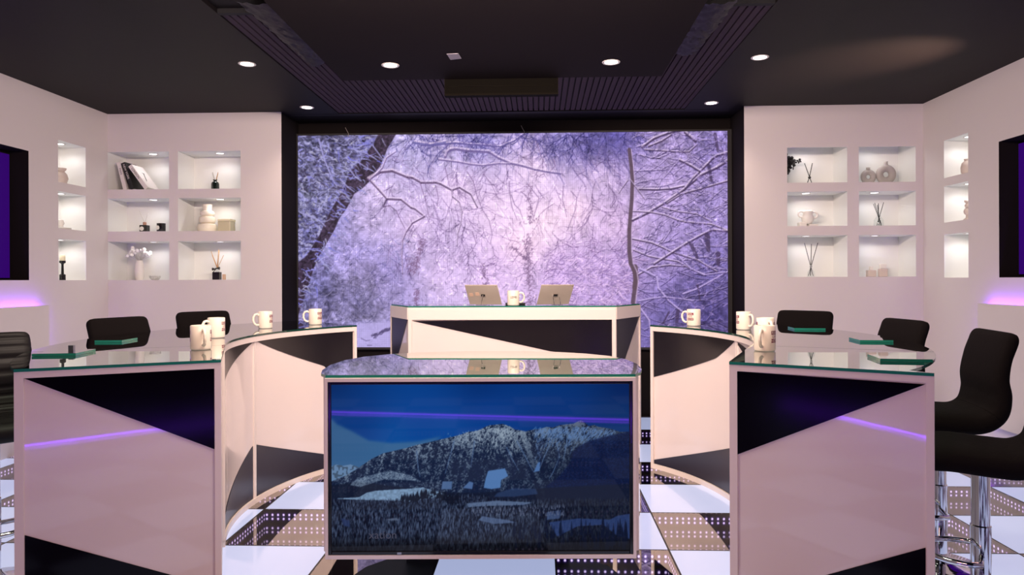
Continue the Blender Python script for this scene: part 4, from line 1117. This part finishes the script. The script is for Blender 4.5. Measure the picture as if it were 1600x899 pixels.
bm = BM(); tube(bm, [(.0405, .07, .09), (.0405, .12, .2)], .004, 5); tube(bm, [(.0405, .09, .20), (.0405, .13, .19)], .003, 5); obj('cover_print', bm, 'ink', bk)

def root_at(name, label, cat, x, z, y=YI): return thing(name, label, cat, (x, y, z + .0005))
o = root_at('reed_diffuser', 'dark green glass reed diffuser in the top niche beside the leaning books', 'reed diffuser', -3.29, 2.345)
bm = BM(); lathe(bm, [(0, 0), (.036, 0), (.040, .004), (.040, .070), (.034, .086), (.018, .096), (.016, .104), (.022, .108), (.022, .114), (.013, .114), (.013, .09), (0, .08)], 28); recalc(bm); obj('bottle', bm, 'green_glass', o, True)
reeds(o, 'pale_reed', .08, [(0, 0, -.035, .01, .185), (.005, 0, -.02, -.01, .19)]); reeds(o, 'reed', .08, [(0, 0, .03, .0, .19), (.004, .004, .022, .015, .18)])
o = root_at('reed_diffuser', 'small black labelled reed diffuser beside the black candle', 'reed diffuser', -4.025, 1.925)
bm = BM(); rbox(bm, -.036, .036, -.036, .036, 0, .075, .005); obj('bottle', bm, 'black_glass', o)
bm = BM(); lathe(bm, [(0, .0755), (.017, .0755), (.017, .105), (0, .105)], 20); recalc(bm); obj('neck', bm, pmat('copper_neck', rgb(165, 120, 100), .4), o, True)
bm = BM(); prism(bm, [(.022 * math.cos(2 * PI * k / 20), .022 * math.sin(2 * PI * k / 20)) for k in range(20)], 0, .001); lb = obj('label_tag', bm, 'pale', o); lb.location = (-.01, -.0365, .038); lb.rotation_euler = (PI / 2, 0, 0)
reeds(o, 'pale_reed', .10, [(0, 0, -.055, .0, .225), (.003, 0, .03, .01, .20)], .0022)
o = root_at('candle', 'black glass candle with a round label', 'candle', -3.852, 1.925)
bm = BM(); lathe(bm, [(0, 0), (.040, 0), (.042, .004), (.042, .092), (.038, .092), (.038, .07), (0, .07)], 28); recalc(bm); obj('jar', bm, 'black_glass', o, True)
bm = BM(); prism(bm, [(.022 * math.cos(2 * PI * k / 20), .022 * math.sin(2 * PI * k / 20)) for k in range(20)], 0, .001); lb = obj('label_tag', bm, 'pale', o); lb.location = (-.014, -.0425, .046); lb.rotation_euler = (PI / 2, 0, -.3)
vase('vase', 'tall white bubble-shaped vase beside the beige candle jar', 'vase', -3.372, YI, 1.925, [(0, 0), (.085, 0), (.095, .02), (.098, .045), (.09, .075), (.062, .088), (.078, .10), (.082, .125), (.074, .150), (.054, .160), (.066, .172), (.070, .192), (.062, .21), (.044, .218), (.042, .222), (.044, .268), (.047, .282), (.040, .282), (.036, .23), (0, .22)], 'ivory')
o = root_at('candle', 'square beige glass candle jar beside the white bubble vase', 'candle', -3.174, 1.925)
bm = BM(); rbox(bm, -.064, .064, -.064, .064, 0, .105, .006); obj('jar', bm, 'beige_glass', o)
bm = BM(); rbox(bm, -.066, .066, -.066, .066, .1055, .128, .004); obj('lid', bm, 'cream', o)
o = root_at('flower_vase', 'white vase of round white blossoms in the bottom niche by the left corner', 'flower vase', -4.08, 1.44)
bm = BM(); lathe(bm, [(0, 0), (.034, 0), (.044, .03), (.046, .10), (.038, .16), (.028, .19), (.030, .20), (.024, .20), (.02, .17), (0, .15)], 28); recalc(bm); obj('vase_body', bm, 'pale', o, True)
r_ = random.Random(2); bs, fl = BM(), BM()
for k in range(46):
    a = r_.uniform(0, 2 * PI); e = r_.uniform(0.0, 1.0); R_ = r_.uniform(.07, .125)
    p = (R_ * math.cos(a) * math.cos(e) * 1.05, R_ * math.sin(a) * math.cos(e) * .8, .235 + R_ * math.sin(e) * .95)
    tube(bs, [(0, 0, .18), (p[0] * .5, p[1] * .5, .19 + (p[2] - .19) * .6), p], .0013, 4); ball(fl, p, r_.uniform(.008, .02), 8, 5)
obj('stems', bs, 'stem', o); f_ = obj('blossoms', fl, 'blossom', o, 'all')
o = root_at('trinket_bowl', 'small grey-veined trinket bowl beside the white blossoms', 'bowl', -3.92, 1.44)
bm = BM(); lathe(bm, [(0, 0), (.03, 0), (.05, .02), (.055, .042), (.050, .042), (.044, .022), (0, .008)], 24); recalc(bm)
mb_ = pmat('marbled', (1, 1, 1, 1), .4); nt = mb_.node_tree; nz_ = nt.nodes.new('ShaderNodeTexNoise'); nz_.inputs['Scale'].default_value = 28; cr = nt.nodes.new('ShaderNodeValToRGB'); cr.color_ramp.elements[0].position = .42; cr.color_ramp.elements[1].position = .55
cr.color_ramp.elements[0].color = rgb(130, 126, 124); cr.color_ramp.elements[1].color = rgb(228, 225, 222); nt.links.new(nz_.outputs['Fac'], cr.inputs['Fac']); nt.links.new(cr.outputs['Color'], nt.nodes['Principled BSDF'].inputs['Base Color'])
obj('bowl_body', bm, mb_, o, True)
o = root_at('reed_diffuser', 'reed diffuser with a black box front and black bow', 'reed diffuser', -3.275, 1.44)
bm = BM(); rbox(bm, -.036, .036, -.03, .03, 0, .078, .004); obj('bottle', bm, 'black_glass', o)
bm = BM(); rbox(bm, -.014, .022, -.012, .02, .0785, .125, .004); obj('neck', bm, 'clear', o)
bm = BM()
for s_ in (-1, 1):
    t = BM(); bmesh.ops.create_cone(t, segments=10, radius1=.016, radius2=.003, depth=.034, cap_ends=True); join(bm, t, 0, Matrix.Translation((s_ * .019, -.022, .112 + s_ * .004)) @ Matrix.Rotation(s_ * -PI / 2, 4, 'Y'))
ball(bm, (0, -.022, .112), .008); tube(bm, [(0, -.022, .11), (-.02, -.024, .085), (-.03, -.024, .072)], .004, 5); obj('bow', bm, 'ink', o)
reeds(o, 'reed', .12, [(0, 0, .018, 0, .31), (.004, .004, .022, .004, .30), (.008, 0, .026, -.004, .29), (.0, 0, -.05, 0, .255), (.004, .006, -.06, .0, .29), (.008, 0, .07, .0, .25)], .0028)
bm = BM(); rbox(bm, -.014, .014, -.014, .014, 0, .055, .003); tag(obj('scent_bottle', bm, pmat('amber_bottle', rgb(205, 170, 140), .2, coat=.6), None, False, (-3.196, YI - .01, 1.4405)), 'tiny amber bottle beside the diffuser with the black bow', 'bottle')
# left side wall
vase('vase', 'blush ridged vase half hidden in the top niche of the left side wall', 'vase', -4.432, 6.40, 2.324, [(0, 0), (.03, 0), (.05, .02), (.062, .06), (.052, .10), (.030, .125), (.045, .140), (.048, .155), (.030, .155), (0, .12)], 'blush')
o = thing('ceramic_dish', 'pale ceramic dish half hidden in the middle niche of the left side wall', 'dish', (-4.42, 6.38, 1.9075))
bm = BM(); lathe(bm, [(0, 0), (.06, 0), (.085, .01), (.09, .016), (.05, .018), (.02, .03), (.03, .06), (.022, .09), (0, .10)], 24); recalc(bm); obj('dish_body', bm, 'pale', o, True)
o = thing('candle_holder', 'black turned candle holder with a cream candle, left side wall niche', 'candle holder', (-4.418, 6.40, 1.4405))
bm = BM(); lathe(bm, [(0, 0), (.026, 0), (.026, .05), (.012, .06), (.010, .145), (.016, .155), (.026, .16), (.027, .18), (0, .18)], 24); recalc(bm); obj('stem_body', bm, 'black_glass', o, True)
bm = BM(); lathe(bm, [(0, .1805), (.024, .1805), (.024, .225), (.018, .235), (0, .236)], 20); recalc(bm); obj('wax_candle', bm, 'cream', o, True)
# right back wall
o = root_at('dried_flowers', 'black dried flower bunch spilling in from the niche edge', 'dried flowers', 2.432, 2.355, 7.12)
bm = BM(); lathe(bm, [(0, 0), (.022, 0), (.026, .05), (.018, .10), (.020, .115), (0, .11)], 18); recalc(bm); obj('vase_body', bm, 'black_glass', o, True)
bm = BM(); r_ = random.Random(8)
for k in range(60):
    p = (max(-.03, r_.gauss(.035, .035)), r_.gauss(-.02, .02), .215 + r_.gauss(0, .035)); ball(bm, p, r_.uniform(.010, .020), 7, 5, 0, (1, 1, r_.uniform(.6, 1.2)))
for k in range(14):
    t = k / 13; ball(bm, (.07 + t * .09, -.02, .235 + .012 * math.sin(k * 1.7)), .011 - .003 * t, 7, 5)
for k in range(6): ball(bm, (.09 + .004 * math.sin(k), -.02, .225 - k * .013), .007, 6, 4)
tube(bm, [(.0, 0, .1), (.02, 0, .2)], .004, 5); tube(bm, [(.02, 0, .22), (.035, -.01, .31), (.02, -.01, .345)], .003, 5)
obj('flower_heads', bm, 'ink', o)
o = root_at('reed_bundle', 'crossed black reeds tied with a knot in the top right niche', 'reeds', 2.67, 2.355)
for (a, b) in ((-.028, .032), (.028, -.045)):
    bm = BM(); tube(bm, [(a, 0, .0), (a * .1, 0, .07), (b, 0.01, .215)], .0038, 6); obj('reed', bm, 'black_reed', o)
bm = BM(); ball(bm, (0, 0, .072), .014, 10, 7); obj('knot', bm, 'ink', o)
def donut(label, x, R, r, h):
    bm = BM(); torus(bm, (0, 0, R + r * .92), R, r, 'y', 36, 12); recalc(bm)
    for v in bm.verts: v.co.y *= .8; v.co.z = max(v.co.z, 0)
    lathe(bm, [(.020, 2 * R + 1.75 * r), (.017, h - .012), (.020, h), (.013, h), (.012, h - .02)], 18)
    tag(obj('ring_vase', bm, 'taupe', None, 'all', (x, YI, 2.3555)), label, 'vase', 'ring vases in the top right niche')
donut('smaller taupe ring-shaped vase, left of the pair', 3.238, .047, .028, .165)
donut('larger taupe ring-shaped vase, right of the pair', 3.408, .062, .036, .222)
o = root_at('knot_vase', 'pale two-handled knot-shaped vase on a low block', 'vase', 2.65, 1.937)
bm = BM(); rbox(bm, -.09, -.02, -.04, .04, 0, .05, .006); rbox(bm, .0, .09, -.04, .04, 0, .03, .006); obj('block', bm, 'pale', o)
bm = BM(); lathe(bm, [(0, .031), (.035, .031), (.055, .06), (.058, .10), (.040, .13), (.050, .15), (.046, .165), (.03, .15), (0, .13)], 24); torus(bm, (-.062, 0, .13), .028, .010); torus(bm, (.065, 0, .12), .03, .011); recalc(bm); obj('vase_body', bm, 'pale', o, 'all')
o = root_at('reed_diffuser', 'clear glass bottle with a spray of black reeds, right niches middle row', 'reed diffuser', 3.338, 1.937)
bm = BM(); lathe(bm, [(0, 0), (.042, 0), (.046, .01), (.042, .07), (.02, .10), (.016, .125), (.020, .13), (.014, .13)], 28); recalc(bm); obj('bottle', bm, 'clear', o, True)
reeds(o, 'black_reed', .006, [(.03, 0, -.038, 0, .235), (.035, .01, -.05, .0, .225), (.0, 0, -.002, 0, .23), (-.02, 0, .048, .0, .24), (.01, -.01, -.012, 0, .215)], .003)
o = root_at('reed_diffuser', 'small clear bottle with three tall black reeds in the bottom right niche', 'reed diffuser', 2.68, 1.447)
bm = BM(); lathe(bm, [(0, 0), (.034, 0), (.036, .012), (.030, .05), (.014, .075), (.012, .10), (.015, .104), (.009, .104)], 24); recalc(bm); obj('bottle', bm, 'clear', o, True)
reeds(o, 'black_reed', .01, [(.022, 0, -.062, 0, .335), (.0, .01, .006, 0, .325), (-.024, 0, .068, 0, .335)], .0032)
bm = BM(); ball(bm, (0, -.004, .105), .012, 8, 6); obj('knot', bm, 'steel', o)
for x, w, h, lab in ((3.262, .040, .085, 'pale scent bottle with a small stopper, left of the pair'), (3.39, .038, .105, 'taller pale scent bottle with a flat cap, right of the pair')):
    o = root_at('scent_bottle', lab, 'bottle', x, 1.447, YI + (.0 if w > .039 else .03)); o['group'] = 'pale scent bottles in the bottom right niche'
    bm = BM(); rbox(bm, -w, w, -w * .7, w * .7, 0, h * .75, .006); obj('bottle_body', bm, 'blush', o)
    bm = BM(); rbox(bm, -.016 if w > .039 else -.03, .016 if w > .039 else .03, -.016, .016, h * .75 + .0005, h * 1.2, .004); obj('cap', bm, 'pale', o)
# right side wall
o = vase('vase', 'blush egg-shaped vase half hidden in the top niche of the right side wall', 'vase', 3.782, 6.40, 2.337, [(0, 0), (.03, 0), (.045, .03), (.048, .07), (.038, .11), (.018, .13), (.022, .145), (.012, .145), (0, .12)], 'blush')
o = thing('figurine', 'pale abstract knotted figurine in the middle niche of the right side wall', 'figurine', (3.785, 6.40, 1.9345))
bm = BM(); lathe(bm, [(0, 0), (.03, 0), (.03, .015), (.012, .03), (.01, .06), (0, .06)], 18); ball(bm, (-.004, 0, .085), .030, 12, 8, 0, (.8, .8, 1.1)); ball(bm, (.006, 0, .135), .026, 12, 8, 0, (1, .8, 1)); ball(bm, (-.006, 0, .175), .018, 12, 8); recalc(bm); obj('figure_body', bm, 'blush', o, 'all')

# ------------------------------------------------------------------ light
w = bpy.data.worlds.new('studio_air'); S.world = w; w.use_nodes = True
w.node_tree.nodes['Background'].inputs[0].default_value = (.6, .5, .7, 1); w.node_tree.nodes['Background'].inputs[1].default_value = .05
area('lamp_studio_key', (-.3, 2.95, 2.93), (-.3, 6.6, 1.2), 228, (1, .805, .69), 2.6, .3, 170)
area('added_fill_light', (-.3, -.6, 2.9), (-.3, 3.5, .6), 38, (1, .50, .42), 2.4, .5, 140)  # unseen fill added behind the camera to lift and warm the near desk fronts
spot('lamp_ceiling_wash', (3.25, 5.0, 2.3), 300, (1, .66, .46), 58, 1.0, (2.6, 5.45, 3.1), .05)

# ------------------------------------------------------------------ camera
cam = bpy.data.cameras.new('camera'); co = bpy.data.objects.new('camera', cam); COL.objects.link(co)
cam.sensor_width = 36; cam.lens = 1105 / 1600 * 36; cam.shift_y = -(449.5 - 437.3) / 1600; cam.clip_start = .02
co.matrix_world = Matrix.Translation((0, 0, 1.43)) @ Matrix.Rotation(math.radians(2.18), 4, 'Z') @ Matrix.Rotation(PI / 2, 4, 'X') @ Matrix.Rotation(math.radians(-.2), 4, 'Z')
S.camera = co
vs = S.view_settings; vs.view_transform = 'Standard'; vs.look = 'None'; vs.gamma = 1; vs.exposure = 0; vs.use_curve_mapping = False
S.cycles.use_denoising = True
S.cycles.max_bounces = 10; S.cycles.transparent_max_bounces = 16; S.cycles.sample_clamp_indirect = 6
